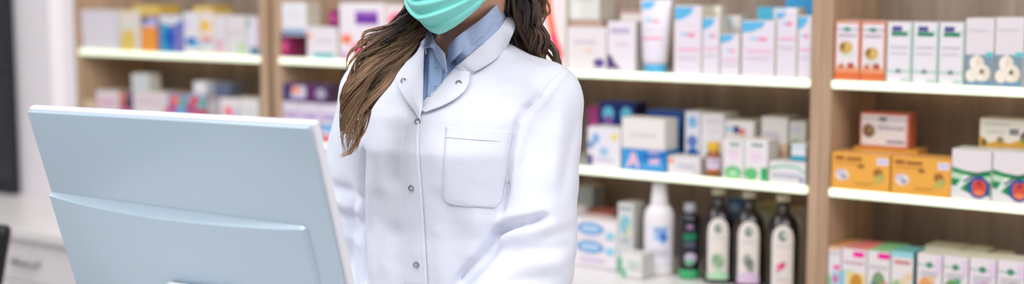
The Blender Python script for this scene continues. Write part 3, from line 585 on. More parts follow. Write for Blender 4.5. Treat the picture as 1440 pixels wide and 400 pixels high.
carton('deep blue carton with pale top', 224, 257, 21, 'b1', 1, d=.008, dep=.08, front='2A6AB8', side='5068B0', top='D8D4CC', art=[R_(0, .0, .35, .8, '2E9CC8'), R_(.6, 0, 1, .7, '7C78BC'), P_([(0, .8), (.5, .7), (1, .85), (1, 1), (0, 1)], 'DCD8E0'), E_(.45, .4, .25, .2, '1C58B8')], group=G)
carton('white carton with blue wave at its foot', 258, 280, 17, 'b1', 1, d=.008, dep=.08, front='E4DEE4', side='D8CCA8', top='E2CC80', art=[E_(.5, .28, .4, .12, '2E78C0'), E_(.8, .22, .3, .06, '70B8E0'), R_(.1, .6, .5, .8, 'D8D0EC')], group=G)
carton('white carton with yellow and red marks', 281, 301, 18, 'b1', 1, d=.008, dep=.08, front='E6DCDC', side='D8CCA8', top='E8C860', art=[E_(.4, .68, .35, .16, 'F0C050'), E_(.5, .36, .4, .06, 'E88070'), R_(0, .2, 1, .3, 'B8D0E8')], group=G)
carton('white carton with pink upright bar', 302, 319, 22, 'b1', 1, d=.008, dep=.08, front='E0D8DC', side='D8D0C8', top='E0CCA8', art=[R_(.2, .05, .6, .4, 'E0A0B8'), R_(.7, .3, .9, .9, 'D8D0D8')], group=G)
carton('grey-white carton with pale green foot', 320, 345, 22, 'b1', 1, d=.008, dep=.08, front='DCD6D8', side='D0C8C0', top='E0CCA8', art=[R_(.55, .04, .95, .3, 'B8D8A0'), T_(.1, .5, .9, .6, 'CCC4CC')], group=G)
carton('white carton with dark teal corner, last by the divider', 346, 364, 24, 'b1', 1, d=.008, dep=.08, front='DAD6E0', side='C8B8C0', top='E0CCA8', art=[R_(.3, .0, 1, .22, '4A7C98'), R_(0, .7, .3, .95, '9CB8A8'), R_(.88, .2, 1, 1, 'E8A8B8')], group=G)
carton('yellow carton behind the orange one', 186, 226, 8, 'b1', 1, d=.10, dep=.08, front='E8C85A', side='D8B048', top='EAD070', art=[R_(.1, .9, .9, .95, 'F0DC90')], group=G)
carton('yellow carton behind the white wave one', 272, 300, 9, 'b1', 1, d=.10, dep=.08, front='EAC060', side='D8B048', top='EAD070', art=[R_(.1, .9, .9, .95, 'F0DC90')], group=G)
G = 'cartons on the middle shelf of the far unit'
carton('low tan carton at the far end, just above the monitor', 116, 135, 141, 'b1', 2, d=.008, dep=.08, front='D8C0A0', side='C8A880', top='DCC8A8', art=[R_(.2, .3, .8, .5, 'E0D0B8')], group=G)
carton('white carton with pink print, beside the low tan one', 136, 167, 128, 'b1', 2, d=.008, dep=.08, front='E6D8DE', side='D8C8C0', top='E0D4C0', art=[T_(.1, .5, .9, .8, 'E8B0C4', 3)], group=G)
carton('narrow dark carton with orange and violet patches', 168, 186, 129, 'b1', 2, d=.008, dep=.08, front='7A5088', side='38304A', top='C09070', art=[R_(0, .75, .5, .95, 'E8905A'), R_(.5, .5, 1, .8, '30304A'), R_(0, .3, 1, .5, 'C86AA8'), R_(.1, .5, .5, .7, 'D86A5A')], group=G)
zx = carton('broad white carton carrying a small pale carton', 187, 235, 130, 'b1', 2, d=.008, dep=.08, front='E4D8DA', side='D8D0C8', top='DCD2C0', art=[T_(.1, .6, .9, .85, 'DCC4CC', 2), R_(.9, .3, 1, .6, 'D05080')], group=G)
carton('small pale grey carton on top of the broad white one', 185, 209, 104, 'b1', 2, d=.01, dep=.05, z=zx, front='D4D4D4', side='B8B4AC', top='CCC8BC', art=[R_(.1, .1, .9, .4, 'C8D4D0'), T_(.2, .6, .8, .7, 'B0B0B4')], group=G)
multi = lambda a, b, c: [E_(.5, .82, .4, .12, a), R_(0, .5, .45, .7, b), R_(.45, .4, 1, .62, c), R_(0, .2, .5, .45, 'D04A80'), R_(.6, .66, 1, .9, '60B0A8')]
zy = carton('colourful red and blue carton, next to the broad white one', 236, 262, 132, 'b1', 2, d=.008, dep=.08, front='8898C8', side='904070', top='C8A890', art=multi('F0705A', 'C84080', '70A8D8'), group=G)
zy = carton('colourful red carton with sky blue foot, under the small white one', 262.5, 290, 133, 'b1', 2, d=.008, dep=.08, front='90B8D8', side='A85060', top='C8988A', art=multi('D84A50', 'B83070', 'C04050'), group=G)
carton('small white carton standing on the colourful pair', 272, 291, 115, 'b1', 2, d=.01, dep=.05, z=zy, front='DCD8DC', side='B8B4AC', top='D4CCC0', art=[R_(.2, .2, .8, .6, 'E8E4EA')], group=G)
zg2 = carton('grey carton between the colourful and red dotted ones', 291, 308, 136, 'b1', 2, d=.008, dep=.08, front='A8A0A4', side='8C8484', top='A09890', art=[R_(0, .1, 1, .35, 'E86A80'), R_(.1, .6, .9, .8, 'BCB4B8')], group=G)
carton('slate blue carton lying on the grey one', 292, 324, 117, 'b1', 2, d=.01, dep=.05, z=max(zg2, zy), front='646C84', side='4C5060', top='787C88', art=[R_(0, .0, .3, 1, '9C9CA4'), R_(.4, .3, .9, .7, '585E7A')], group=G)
carton('white carton with red dot and blue side', 309, 337, 138, 'b1', 2, d=.008, dep=.08, front='E2DADA', side='B8B8D0', top='D8D0C0', art=[E_(.45, .62, .25, .16, 'F08090'), R_(.8, .3, 1, .7, 'B8C0E0'), T_(.1, .3, .8, .4, 'D8C8D0')], group=G)
carton('plain white carton closest to the first divider', 337.5, 364, 139, 'b1', 2, d=.008, dep=.08, front='DEDAD8', side='C0B8B0', top='D8CEB8', art=[R_(0, .0, .6, .3, 'B8B8D4'), T_(.2, .6, .8, .7, 'CFC8C8')], group=G)

# ------------------------------------------------------------------ black chair back at the picture edge
BK = mat((20, 20, 26), .5, 'blackfabric')
P0 = Vector((-1.345, 3.0, 0))
ch = thing('office_chair', 'black office chair whose backrest edge peeks in beside white drawers', 'chair', (P0.x, 3.0, 0), 0)
bm = bmesh.new(); box_bm(bm, -.21, .21, .16, .205, .56, .955, .02, 4)
for v in bm.verts: v.co.y += .25 * v.co.x ** 2 * -2 ; v.co.x *= .62 + .38 * min(1, max(0, (v.co.z - .62) / .35))
bm_obj('backrest', bm, BK, ch, True)
bm = bmesh.new(); box_bm(bm, -.23, .23, -.24, .2, .43, .5, .03, 4); bm_obj('seat', bm, BK, ch, True)
V, Fc = lathe([(.028, .1), (.028, .3), (.02, .31), (.02, .43)], 20); mk('column', V, Fc, STEEL, ch)
bm = bmesh.new(); box_bm(bm, -.025, .025, .18, .2, .42, .7, .006); bm_obj('back_support', bm, BK, ch)
for k in range(5):
    a = 2 * PI * k / 5; bm = bmesh.new(); box_bm(bm, 0, .28, -.02, .02, .07, .1, .008)
    bmesh.ops.rotate(bm, verts=bm.verts, cent=(0, 0, 0), matrix=Matrix.Rotation(a, 3, 'Z')); lg = bm_obj('leg', bm, BK, ch)
    V, Fc = lathe([(.02, -.012), (.03, -.01), (.03, .01), (.02, .012)], 20)
    V = [Vector((v[0], v[2], v[1])) + Vector((.27 * math.cos(a), .27 * math.sin(a), .033 if 0 else .0305)) for v in V]; V = [Vector((v.x, v.y, v.z)) for v in V]
    mk('caster', V, Fc, BK, lg)

# ------------------------------------------------------------------ desk with monitor, keyboard
DZ = .845
DSK = mat((232, 228, 228), .35, 'desk')
dk = thing('service_desk', 'white service desk carrying the monitor in front of the pharmacist', 'desk', (-.45, 1.85, 0))
bm = bmesh.new(); box_bm(bm, -.85, .85, -.42, .27, DZ - .035, DZ, .004); bm_obj('desktop', bm, DSK, dk)
bm = bmesh.new(); box_bm(bm, -.83, .83, -.40, -.37, 0, DZ - .0355, .002); bm_obj('front_panel', bm, DSK, dk)
for sg in (-1, 1):
    bm = bmesh.new(); x = sg * .815; box_bm(bm, x - .015, x + .015, -.368, .25, 0, DZ - .0355, .002); bm_obj('side_panel', bm, DSK, dk)

YM = math.atan(F / 3780 / math.cos(PITCH))       # the monitor's turn
PL = at(35, 154, 2.10)
ax = Vector((math.cos(YM), -math.sin(YM), 0)); inn = Vector((math.sin(YM), math.cos(YM), 0))
# width so that the far top corner lands on its sight line
r = ray(438, 176); det = (ax.x * r.y - ax.y * r.x); d0 = CAM - PL
Wd = (d0.x * r.y - d0.y * r.x) / det
TILT = math.radians(18.5)
dn = inn * math.sin(TILT) - Vector((0, 0, 1)) * math.cos(TILT)
nb = ax.cross(dn); nb = nb if nb.y < 0 else -nb                                  # back normal, towards the camera
Hm = Wd * .63
print('MONITOR', Wd, Hm, PL)
basec = PL + ax * Wd * .5 + dn * Hm * .6 + inn * .0; basec.z = DZ
SIL = bpy.data.materials.new('silver_plastic'); SIL.use_nodes = True
b_ = SIL.node_tree.nodes['Principled BSDF']; b_.inputs['Base Color'].default_value = lin((177, 195, 208)); b_.inputs['Roughness'].default_value = .33; b_.inputs['Metallic'].default_value = .15
b_.inputs['Coat Weight'].default_value = .35; b_.inputs['Coat Roughness'].default_value = .12
RIM = mat((226, 226, 234), .3, 'rim')
mon = thing('monitor', 'silver-grey computer monitor seen from behind with white rim', 'monitor', basec)
def ML(u, v, o): return PL + ax * u + dn * v + nb * o - basec      # across, down, out of the back
def m_box(name, u0, u1, v0, v1, o0, o1, m, bev, parent=mon, seg=3):
    bm = bmesh.new(); box_bm(bm, u0, u1, v0, v1, o0, o1, bev, seg)
    for v in bm.verts: v.co = ML(v.co.x, v.co.y, v.co.z)
    return bm_obj(name, bm, m, parent, True)
o = m_box('bezel', 0, Wd, 0, Hm, -.020, -.0062, RIM, .003); o['label'] = 'white rim around the screen'
m_box('screen', .012, Wd - .012, .012, Hm - .02, -.0212, -.0202, mat((18, 20, 26), .15, 'screen'), .0003, seg=1)
bm = bmesh.new(); box_bm(bm, .0015, Wd - .006, .0035, Hm - .003, -.0065, 0, .0025, 3)
for v in bm.verts: v.co = ML(v.co.x, v.co.y, v.co.z)
bc = bm_obj('back_cover', bm, SIL, mon, True)
# bulged lower housing
nu, nv = 90, 60; V = []; Fc = []
u0, u1 = .003, Wd - .045
def ridge(t): return .137 + .017 * t
for i in range(nu + 1):
    t = i / nu; u = u0 + (u1 - u0) * t; vb = ridge(t); cw = .004 + .013 * math.sin(PI * min(1, t * 1.02) ** .85) ** .8 if t < .98 else .004
    hh = (.006 + .006 * math.sin(PI * t))
    for j in range(nv + 1):
        if j <= 14: v = vb + cw * j / 14
        else: v = vb + cw + (Hm - .006 - vb - cw) * ((j - 14) / (nv - 14)) ** 1.3
        e = min((v - vb) / cw, 1); e = e ** 1.3 if e < .8 else (.8 ** 1.3 + (1 - .8 ** 1.3) * math.sin((e - .8) / .2 * PI / 2))
        e = min(e, max(0, (u1 - u) / .004), max(0, (Hm - .006 - v) / .01), 1)
        V.append(ML(u, v, .0003 + hh * e))
for i in range(nu):
    for j in range(nv): k = i * (nv + 1) + j; Fc.append((k, k + 1, k + nv + 2, k + nv + 1))
hs = mk('housing', V, Fc, SIL, mon); hs['label'] = 'bulged lower housing with curved upper ridge'
# stand
bm = bmesh.new(); box_bm(bm, Wd * .40, Wd * .585, .262, .335, .014, .040, .006, 3)
for v in bm.verts: v.co = ML(v.co.x, v.co.y, v.co.z)
mt = bm_obj('mount', bm, RIM, mon, True); mt['label'] = 'pale mount of the stand'
q0 = ML(Wd * .49, .30, .045); bm = bmesh.new(); box_bm(bm, -.045, .045, -.012, .012, .006, q0.z + .015, .006, 3)
bmesh.ops.rotate(bm, verts=bm.verts, cent=(0, 0, 0), matrix=Matrix.Rotation(-YM, 3, 'Z'))
for v in bm.verts: v.co.x += q0.x; v.co.y += q0.y
bm_obj('neck', bm, RIM, mon, True)
V, Fc = lathe([(.12, 0), (.125, .003), (.12, .009), (.02, .012)], 48, 1, .8); V = [Vector(v) * .8 + Vector((q0.x, q0.y, .0002)) - inn * .035 for v in V]; mk('base', V, Fc, RIM, mon)

# keyboard
kc = Vector((-.215, 2.075, DZ + .0003))
kb = thing('keyboard', 'flat white keyboard on the desk under the hands, hidden by the monitor', 'keyboard', kc, -math.radians(25))
bm = bmesh.new(); box_bm(bm, -.19, .19, -.06, .06, 0, .012, .003); bm_obj('body', bm, RIM, kb)
bm = bmesh.new()
for r_ in range(5):
    for c in range(17): x = -.18 + c * .0212; y = -.048 + r_ * .0198; box_bm(bm, x, x + .0185, y, y + .0165, .0122, .0165)
bm_obj('keys', bm, mat((210, 210, 214), .5, 'keys'), kb)
# ------------------------------------------------------------------ the pharmacist
def vnorm(a): a = np.array(a, float); return a / np.linalg.norm(a)
A = lambda v: np.array(v, float)
BODY = math.radians(25)
PF = A((-math.sin(BODY), -math.cos(BODY), 0)); PLt = A((math.cos(BODY), -math.sin(BODY), 0)); PZ = A((0, 0, 1))
PC = A((-.090, 2.335, 0))

def surface_nets(prims, lo, hi, h, smooth=2):
    lo = A(lo); hi = A(hi); n = np.ceil((hi - lo) / h).astype(int) + 1
    X = [(lo[i] + h * np.arange(n[i])).astype(np.float32) for i in range(3)]
    D = np.full(tuple(n), .2, np.float32)
    for fn, b0, b1, k in prims:
        sl = []
        for i in range(3):
            a = max(0, int((b0[i] - .05 - lo[i]) / h)); b = min(n[i], int((b1[i] + .05 - lo[i]) / h) + 2); sl.append(slice(a, max(a, b)))
        if any(s.stop <= s.start for s in sl): continue
        G = np.meshgrid(X[0][sl[0]], X[1][sl[1]], X[2][sl[2]], indexing='ij')
        d = fn(np.stack(G, -1)); t = tuple(sl); o = D[t]
        if k == 'cut': D[t] = np.maximum(o, -d); continue
        hh = np.maximum(k - np.abs(o - d), 0) / k; D[t] = np.minimum(o, d) - hh * hh * k * .25
    S = D < 0
    c = sum(S[a:n[0] - 1 + a, b:n[1] - 1 + b, e:n[2] - 1 + e].astype(np.int8) for a in (0, 1) for b in (0, 1) for e in (0, 1))
    act = (c > 0) & (c < 8); idx = -np.ones(act.shape, np.int64); ij = np.argwhere(act); idx[act] = np.arange(len(ij))
    acc = np.zeros((len(ij), 3)); cnt = np.zeros(len(ij))
    for ax_ in range(3):
        oth = [q for q in range(3) if q != ax_]
        for a in (0, 1):
            for b in (0, 1):
                p0 = ij.copy(); p0[:, oth[0]] += a; p0[:, oth[1]] += b; p1 = p0.copy(); p1[:, ax_] += 1
                v0 = D[tuple(p0.T)]; v1 = D[tuple(p1.T)]; m = (v0 < 0) != (v1 < 0)
                t = np.where(m, v0 / np.where(m, v0 - v1, 1), 0); q = p0.astype(float); q[:, ax_] += t
                acc[m] += q[m]; cnt[m] += 1
    V = lo + h * acc / cnt[:, None]
    Fs = []
    for ax_ in range(3):
        o1, o2 = [(1, 2), (2, 0), (0, 1)][ax_]
        a0 = [slice(None)] * 3; a1 = [slice(None)] * 3; a0[ax_] = slice(0, n[ax_] - 1); a1[ax_] = slice(1, n[ax_])
        m = S[tuple(a0)] != S[tuple(a1)]; e = np.argwhere(m)
        e = e[(e[:, o1] > 0) & (e[:, o2] > 0) & (e[:, o1] < n[o1] - 1) & (e[:, o2] < n[o2] - 1)]
        ins = S[tuple(e.T)]
        def cell(d1, d2): q = e.copy(); q[:, o1] -= d1; q[:, o2] -= d2; return idx[tuple(q.T)]
        Q = np.stack([cell(1, 1), cell(0, 1), cell(0, 0), cell(1, 0)], 1); Q[~ins] = Q[~ins][:, ::-1]; Fs.append(Q)
    Fq = np.concatenate(Fs); Fq = Fq[(Fq >= 0).all(1)]
    V = smooth_v(V, Fq, smooth)
    return V, Fq

def smooth_v(V, Fq, it, w=.6):
    E = np.concatenate([Fq[:, [i, (i + 1) % 4]] for i in range(4)]); E = np.concatenate([E, E[:, ::-1]])
    deg = np.bincount(E[:, 0], minlength=len(V)).astype(float); deg[deg == 0] = 1
    for _ in range(it):
        s = np.stack([np.bincount(E[:, 0], V[E[:, 1], i], len(V)) for i in range(3)], 1) / deg[:, None]; V = V * (1 - w) + s * w
    return V

def normals(V, Fq):
    n = np.cross(V[Fq[:, 2]] - V[Fq[:, 0]], V[Fq[:, 3]] - V[Fq[:, 1]]); N_ = np.zeros_like(V)
    for i in range(4): np.add.at(N_, Fq[:, i], n)
    return N_ / (np.linalg.norm(N_, axis=1)[:, None] + 1e-12)

def cap(a, b, ra, rb, k=.02, flat=None):
    a = A(a); b = A(b); ba = b - a; L2 = float(ba @ ba) + 1e-12
    def fn(P):
        pa = P - a.astype(np.float32); h = np.clip((pa @ ba.astype(np.float32)) / L2, 0, 1)
        return np.linalg.norm(pa - h[..., None] * ba.astype(np.float32), axis=-1) - (ra + (rb - ra) * h)
    R = max(ra, rb); return (fn, np.minimum(a, b) - R, np.maximum(a, b) + R, k)

def ell(c, r, M=None, k=.02):
    c = A(c); r = A(r); M = np.eye(3) if M is None else M
    def fn(P):
        q = (P - c) @ M.T; k0 = np.linalg.norm(q / r, axis=-1); k1 = np.linalg.norm(q / (r * r), axis=-1) + 1e-9
        return (k0 * (k0 - 1) / k1).astype(np.float32)
    R = max(r); return (fn, c - R, c + R, k)

def torso(secs, off=0, k=.02, p=2.35):
    s = A(secs); s = s[np.argsort(s[:, 0])]; zz = s[:, 0]
    def fn(P):
        z = P[..., 2]; f = [np.interp(z, zz, s[:, i]) for i in range(1, 5)]   # L offset, F offset, a, b
        q = P - PC; x = (q @ PLt - f[0]) / (f[2] + off); y = (q @ PF - f[1]) / (f[3] + off)
        d = ((np.abs(x) ** p + np.abs(y) ** p) ** (1 / p) - 1) * np.minimum(f[2], f[3]) * 1.05
        return np.maximum(d, np.maximum(z - zz[-1] - off, zz[0] - z)).astype(np.float32)
    return (fn, A((-.7, 1.9, zz[0] - .02)), A((.5, 2.8, zz[-1] + .03)), k)

shL = PC + PLt * .158 + PF * .0 + PZ * 1.318; shR = PC - PLt * .158 + PF * .0 + PZ * 1.318
elL = A(at(752, 380, 2.185)); wrL = A(at(634, 500, 2.035))
elR = A(at(470, 372, 2.385)); wrR = A(at(412, 505, 2.17))
nkB = PC + PLt * .008 + PF * .0 + PZ * 1.385
print('ARM', np.linalg.norm(shL - elL), np.linalg.norm(wrL - elL), np.linalg.norm(shR - elR), np.linalg.norm(wrR - elR))

SECS = [(.50, 0, 0, .255, .17), (.75, 0, 0, .225, .155), (.92, 0, 0, .195, .145), (1.02, 0, .005, .172, .130), (1.10, 0, .01, .160, .122),
        (1.18, 0, .018, .160, .127), (1.235, 0, .022, .165, .131), (1.29, 0, .016, .168, .118), (1.33, 0, .006, .155, .098), (1.36, 0, -.004, .125, .080), (1.385, 0, -.008, .090, .066), (1.41, .0, -.008, .060, .055)]
# ---- the body: one continuous skin
hF = vnorm(A((-math.sin(math.radians(39)), -math.cos(math.radians(39)), -.20))); hL = vnorm(np.cross(hF, PZ)) ; hL = hL if hL[0] > 0 else -hL
roll = math.radians(-5); hU0 = np.cross(hL, -hF); hU0 = hU0 if hU0[2] > 0 else -hU0
hL, hU = hL * math.cos(roll) + hU0 * math.sin(roll), hU0 * math.cos(roll) - hL * math.sin(roll)
chin = A(at(619, 41, 2.185)); HC = chin + hU * .108 - hF * .062        # between the ears
HM = np.stack([hL, hF, hU])
def hp(x, y, z): return HC + hL * x + hF * y + hU * z
P_b = [torso([(s[0], s[1], s[2], s[3] - .022, s[4] - .02) for s in SECS if s[0] >= .9], 0, .03)]
P_b += [cap(nkB - PF * .016 - PZ * .02, hp(0, -.034, -.05), .051, .049, .02), ell(hp(0, -.012, .045), (.074, .094, .085), HM), ell(hp(0, .028, -.024), (.055, .063, .073), HM, .03),
        ell(hp(0, .056, -.083), (.026, .026, .024), HM, .03), cap(hp(0, .088, .012), hp(0, .106, -.026), .008, .012, .012), cap(hp(-.026, .084, -.058), hp(.026, .084, -.058), .009, .009, .012),
        ell(hp(.072, -.008, -.008), (.008, .017, .029), HM, .008), ell(hp(-.072, -.008, -.008), (.008, .017, .029), HM, .008)]
for sg in (-1, 1): P_b += [ell(hp(sg * .031, .076, .018), (.014, .008, .009), HM, .006)]
for sh, el, wr, sg in ((shL, elL, wrL, 1), (shR, elR, wrR, -1)):
    P_b += [cap(nkB - PZ * .02, sh - PZ * .012, .035, .046, .03), cap(sh - PZ * .01, el, .046, .038, .02), cap(el, wr, .038, .025, .015)]
    fd = vnorm((wr - el) * A((1, 1, .25))); fd = vnorm(fd * A((1, 1, 0)) + A((0, 0, -.12))); sd = vnorm(np.cross(fd, PZ)) * sg      # sd: towards the little finger side
    sd = -sd if sd @ PLt * sg < 0 else sd
    pm = wr + fd * .045; up = np.cross(sd, fd); up = up if up[2] > 0 else -up
    Mh = np.stack([sd, fd, up]); P_b += [cap(wr, wr + fd * .02, .024, .023, .012), ell(pm, (.038, .048, .015), Mh, .014)]
    for q, (o, ln, ra) in enumerate(((-.030, .070, .0085), (-.010, .078, .009), (.011, .072, .0085), (.030, .056, .0075))):
        b0 = wr + fd * .075 + sd * o + up * .002; j1 = b0 + fd * ln * .45 + up * .004 + sd * o * .08; j2 = j1 + fd * ln * .28 - up * .012; j3 = j2 + fd * ln * .18 - up * .016
        P_b += [cap(wr + fd * .035 + sd * o * .7, b0, .009, ra + .001, .008), cap(b0, j1, ra, ra * .94, .003), cap(j1, j2, ra * .94, ra * .85, .003), cap(j2, j3, ra * .85, ra * .76, .003)]
    t0 = wr + fd * .022 - sd * .022; t1 = t0 + fd * .028 - sd * .026 - up * .006; t2 = t1 + fd * .03 - sd * .008 - up * .006
    P_b += [cap(t0, t1, .013, .0105, .01), cap(t1, t2, .0105, .0085, .003)]
hipz = .88
for sg in (-1, 1):
    hj = PC + PLt * .085 * sg + PZ * hipz; kn = PC + PLt * .095 * sg + PF * .015 + PZ * .47; an = PC + PLt * .10 * sg - PF * .015 + PZ * .085; toe = an + PF * .13 - PZ * .052
    P_b += [cap(hj, kn, .078, .050, .04), cap(kn, kn * .5 + an * .5 - PF * .012, .050, .052, .02), cap(kn * .5 + an * .5 - PF * .012, an, .050, .032, .02), cap(an - PZ * .02, toe, .034, .024, .02), cap(an - PF * .02 - PZ * .045, toe, .028, .024, .02)]
PB = Vector((PC[0], PC[1], 0)); PBn = A(PB)
person = thing('person', 'person in white lab coat, light blue shirt and teal face mask with long brown hair', 'person', PB)
SKIN = bpy.data.materials.new('skin'); SKIN.use_nodes = True; sb = SKIN.node_tree.nodes['Principled BSDF']
sb.inputs['Base Color'].default_value = lin((206, 158, 134)); sb.inputs['Roughness'].default_value = .5; sb.inputs['Subsurface Weight'].default_value = .08; sb.inputs['Subsurface Radius'].default_value = (.01, .004, .002)
lo, hi = A((-.62, 1.75, -.005)), A((.30, 2.72, 1.80))
V, Fq = surface_nets(P_b, lo, hi, .005, 2)
mk('body', V - PBn, Fq, SKIN, person)
def ev(prims, P):
    D = np.full(len(P), .2)
    for fn, b0, b1, k in prims:
        d = fn(P.astype(np.float32)); hh = np.maximum(k - np.abs(D - d), 0) / k; D = np.minimum(D, d) - hh * hh * k * .25
    return D
# trousers and shoes
TR = cloth_mat('dark_cloth', (44, 46, 58)); prm = [torso([(.80, 0, 0, .15, .115), (.9, 0, 0, .165, .12), (1.0, 0, 0, .15, .11)])]
sho = []
for sg in (-1, 1):
    hj = PC + PLt * .085 * sg + PZ * hipz; kn = PC + PLt * .095 * sg + PF * .015 + PZ * .47; an = PC + PLt * .10 * sg - PF * .015 + PZ * .10; toe = an + PF * .13 - PZ * .062
    prm += [cap(hj, kn, .09, .066, .03), cap(kn, an + PZ * .02, .066, .058, .02)]
    sho.append([cap(an - PF * .03 - PZ * .06, toe + PF * .01, .037, .034, .02), cap(an - PZ * .02, an - PZ * .06, .042, .038, .02)])
V, Fq = surface_nets(prm, lo, hi, .01, 2); mk('trousers', V - PBn, Fq, TR, person)
for s_ in sho: V, Fq = surface_nets(s_, lo - A((0, 0, .03)), hi, .007, 2); V[:, 2] = np.maximum(V[:, 2], .0005); mk('shoe', V - PBn, Fq, mat((230, 228, 228), .5, 'shoe'), person)

# ---- lab coat
COAT = cloth_mat('coat_cotton', (226, 228, 240), 700, .10, big=.0045)
def sleeves():
    out = []
    for sh, el, wr in ((shL, elL, wrL), (shR, elR, wrR)):
        m1 = sh + (el - sh) * .5; m2 = sh + (el - sh) * .86
        out += [cap(nkB + (sh - nkB) * .10 - PZ * .012, sh - PZ * .002, .052, .060, .03), cap(sh - PZ * .012, m1, .062, .061, .014), cap(m1, m2, .061, .064, .006), cap(el, wr + (el - wr) * .12, .060, .047, .005), cap(el, el + (m2 - el) * .4, .058, .058, .01)]
    return out
P_c = [torso(SECS, .006, .03)] + sleeves()
V, Fq = surface_nets(P_c, (-.66, 1.85, .5), (.34, 2.75, 1.46), .0043, 3)
def bvh_of(V, Fq): return BVHTree.FromPolygons([tuple(v) for v in V], [tuple(f) for f in Fq])
Bt = bvh_of(V, Fq)
def hit(px, py, bv=None, off=0, Y=None, cap_y=None):
    r = ray(px, py).normalized(); h = (bv or Bt).ray_cast(CAM, r)
    if h[0] is None or (cap_y and h[0].y > cap_y): return at(px, py, Y) if Y else None
    return h[0] + h[1] * off if off else h[0]
# folds: (pixels of the crease, depth, width); negative sinks, positive rises
FOLDS = [([(766, 306), (745, 312), (722, 317), (703, 325), (697, 334)], -.020, .0065), ([(699, 334), (686, 351), (668, 370), (652, 388), (640, 402)], -.012, .006), ([(768, 296), (742, 302), (718, 306), (702, 314)], .007, .010), ([(775, 318), (748, 326), (722, 332), (704, 342)], .008, .011),
         ([(800, 345), (770, 350), (735, 352), (710, 362)], -.006, .010), ([(808, 322), (785, 330), (760, 338)], -.005, .010), ([(795, 368), (760, 372), (720, 380)], .006, .012), ([(780, 392), (740, 392), (705, 399)], -.006, .010),
         ([(757, 137), (741, 152), (731, 170), (723, 200), (717, 231), (713, 265), (706, 300)], -.013, .0045), ([(765, 140), (749, 156), (740, 175), (732, 205), (726, 235), (722, 268)], .004, .007), ([(788, 96), (776, 108), (764, 124), (757, 137)], -.005, .004), ([(797, 101), (786, 113), (774, 129), (767, 142)], .003, .005),
         ([(770, 160), (758, 200), (752, 250)], -.004, .012), ([(810, 180), (800, 230), (790, 270)], -.003, .012), ([(790, 150), (783, 200), (777, 250)], .004, .014),
         ([(509, 215), (508, 260), (509, 310), (511, 360), (512, 399)], -.018, .007), ([(522, 240), (523, 300), (524, 360), (525, 399)], .005, .012),
         ([(470, 262), (488, 268), (505, 280)], -.008, .008), ([(470, 282), (488, 292), (506, 300)], .008, .010), ([(472, 300), (490, 306), (507, 316)], -.006, .008), ([(478, 330), (494, 336), (508, 346)], .006, .010),
         ([(555, 190), (552, 250), (556, 330), (560, 399)], -.004, .018), ([(535, 200), (532, 260), (536, 330), (540, 399)], .004, .016), ([(640, 305), (645, 350), (643, 399)], -.003, .016), ([(670, 300), (672, 340), (668, 370)], .005, .016), ([(622, 200), (618, 260), (620, 330), (616, 399)], .003, .014),
         ([(700, 100), (735, 110), (765, 128)], .003, .012), ([(690, 130), (720, 142), (748, 160)], -.0025, .012), ([(690, 60), (730, 72), (770, 92)], -.002, .008)]
Nn = normals(V, Fq); D = np.zeros(len(V)); front = Nn @ A(CAM - Vector(PC)) > -10
for pts, am, wd in FOLDS:
    P3 = [hit(*q) for q in pts]; P3 = [A(q) for q in P3 if q is not None]
    if len(P3) < 2: continue
    best = np.full(len(V), 1e9); tb = np.zeros(len(V)); L = len(P3) - 1
    for i in range(L):
        a, b = P3[i], P3[i + 1]; ba = b - a
        if np.linalg.norm(ba) > .08: continue
        h = np.clip((V - a) @ ba / (ba @ ba + 1e-12), 0, 1); d = np.linalg.norm(V - a - h[:, None] * ba, axis=1)
        m = d < best; best[m] = d[m]; tb[m] = (i + h[m]) / L
    D += am * np.exp(-(best / wd) ** 2) * np.minimum(1, np.minimum(tb + .15, 1.15 - tb) * 3.5)
# soft drape noise, stretched along the fall of the cloth
for i in np.nonzero((V[:, 2] > 1.0) & (V[:, 1] < 2.5))[0]:
    q = V[i]; D[i] += .0022 * noise.noise(Vector((q[0] * 22, q[1] * 22, q[2] * 5))) + .0015 * noise.noise(Vector((q[0] * 38 + 5, q[1] * 38, q[2] * 17)))
hemm = V[:, 2] < 1.0; ang = np.arctan2((V - PC) @ PF, (V - PC) @ PLt); D += np.where(hemm, .012 * np.sin(ang * 9) * np.clip((1.0 - V[:, 2]) / .45, 0, 1), 0)
V = V + Nn * D[:, None]; V = smooth_v(V, Fq, 1, .4)
# openings: the neckline V, the neck hole, the hem, the cuffs
cen = V[Fq].mean(1); nf = np.cross(V[Fq[:, 2]] - V[Fq[:, 0]], V[Fq[:, 3]] - V[Fq[:, 1]]); nf /= np.linalg.norm(nf, axis=1)[:, None] + 1e-12
px, py = proj(cen)
def inside(px, py, poly):
    c = np.zeros(len(px), bool)
    for i in range(len(poly)):
        (x1, y1), (x2, y2) = poly[i], poly[i - 1]
        if y1 == y2: continue
        c ^= ((y1 > py) != (y2 > py)) & (px < (x2 - x1) * (py - y1) / (y2 - y1) + x1)
    return c
facing = (nf @ PF) > .05
VP = [(592, 30), (592, 145), (610, 130), (640, 97), (674, 73), (700, 50), (712, 20), (706, -20), (600, -20)]
vee = inside(px, py, VP) & facing & (cen[:, 2] > 1.2)
nkc = PC + PLt * .012 - PF * .005; rad = np.linalg.norm((cen - nkc)[:, :2], axis=1)
hole = (rad < .062) & (cen[:, 2] > 1.37)
hem = (nf[:, 2] < -.8) & (cen[:, 2] < .53)
cuffs = np.zeros(len(cen), bool)
for el, wr in ((elL, wrL), (elR, wrR)): ax_ = vnorm(wr - el); e = wr + (el - wr) * .12; cuffs |= ((cen - e) @ ax_ > .012) & (np.linalg.norm(cen - e, axis=1) < .09)
Fk = Fq[~(vee | hole | hem | cuffs)]
coat = mk('lab_coat', V - PBn, Fk, COAT, person)
so = coat.modifiers.new('thick', 'SOLIDIFY'); so.thickness = .0012; so.offset = -1
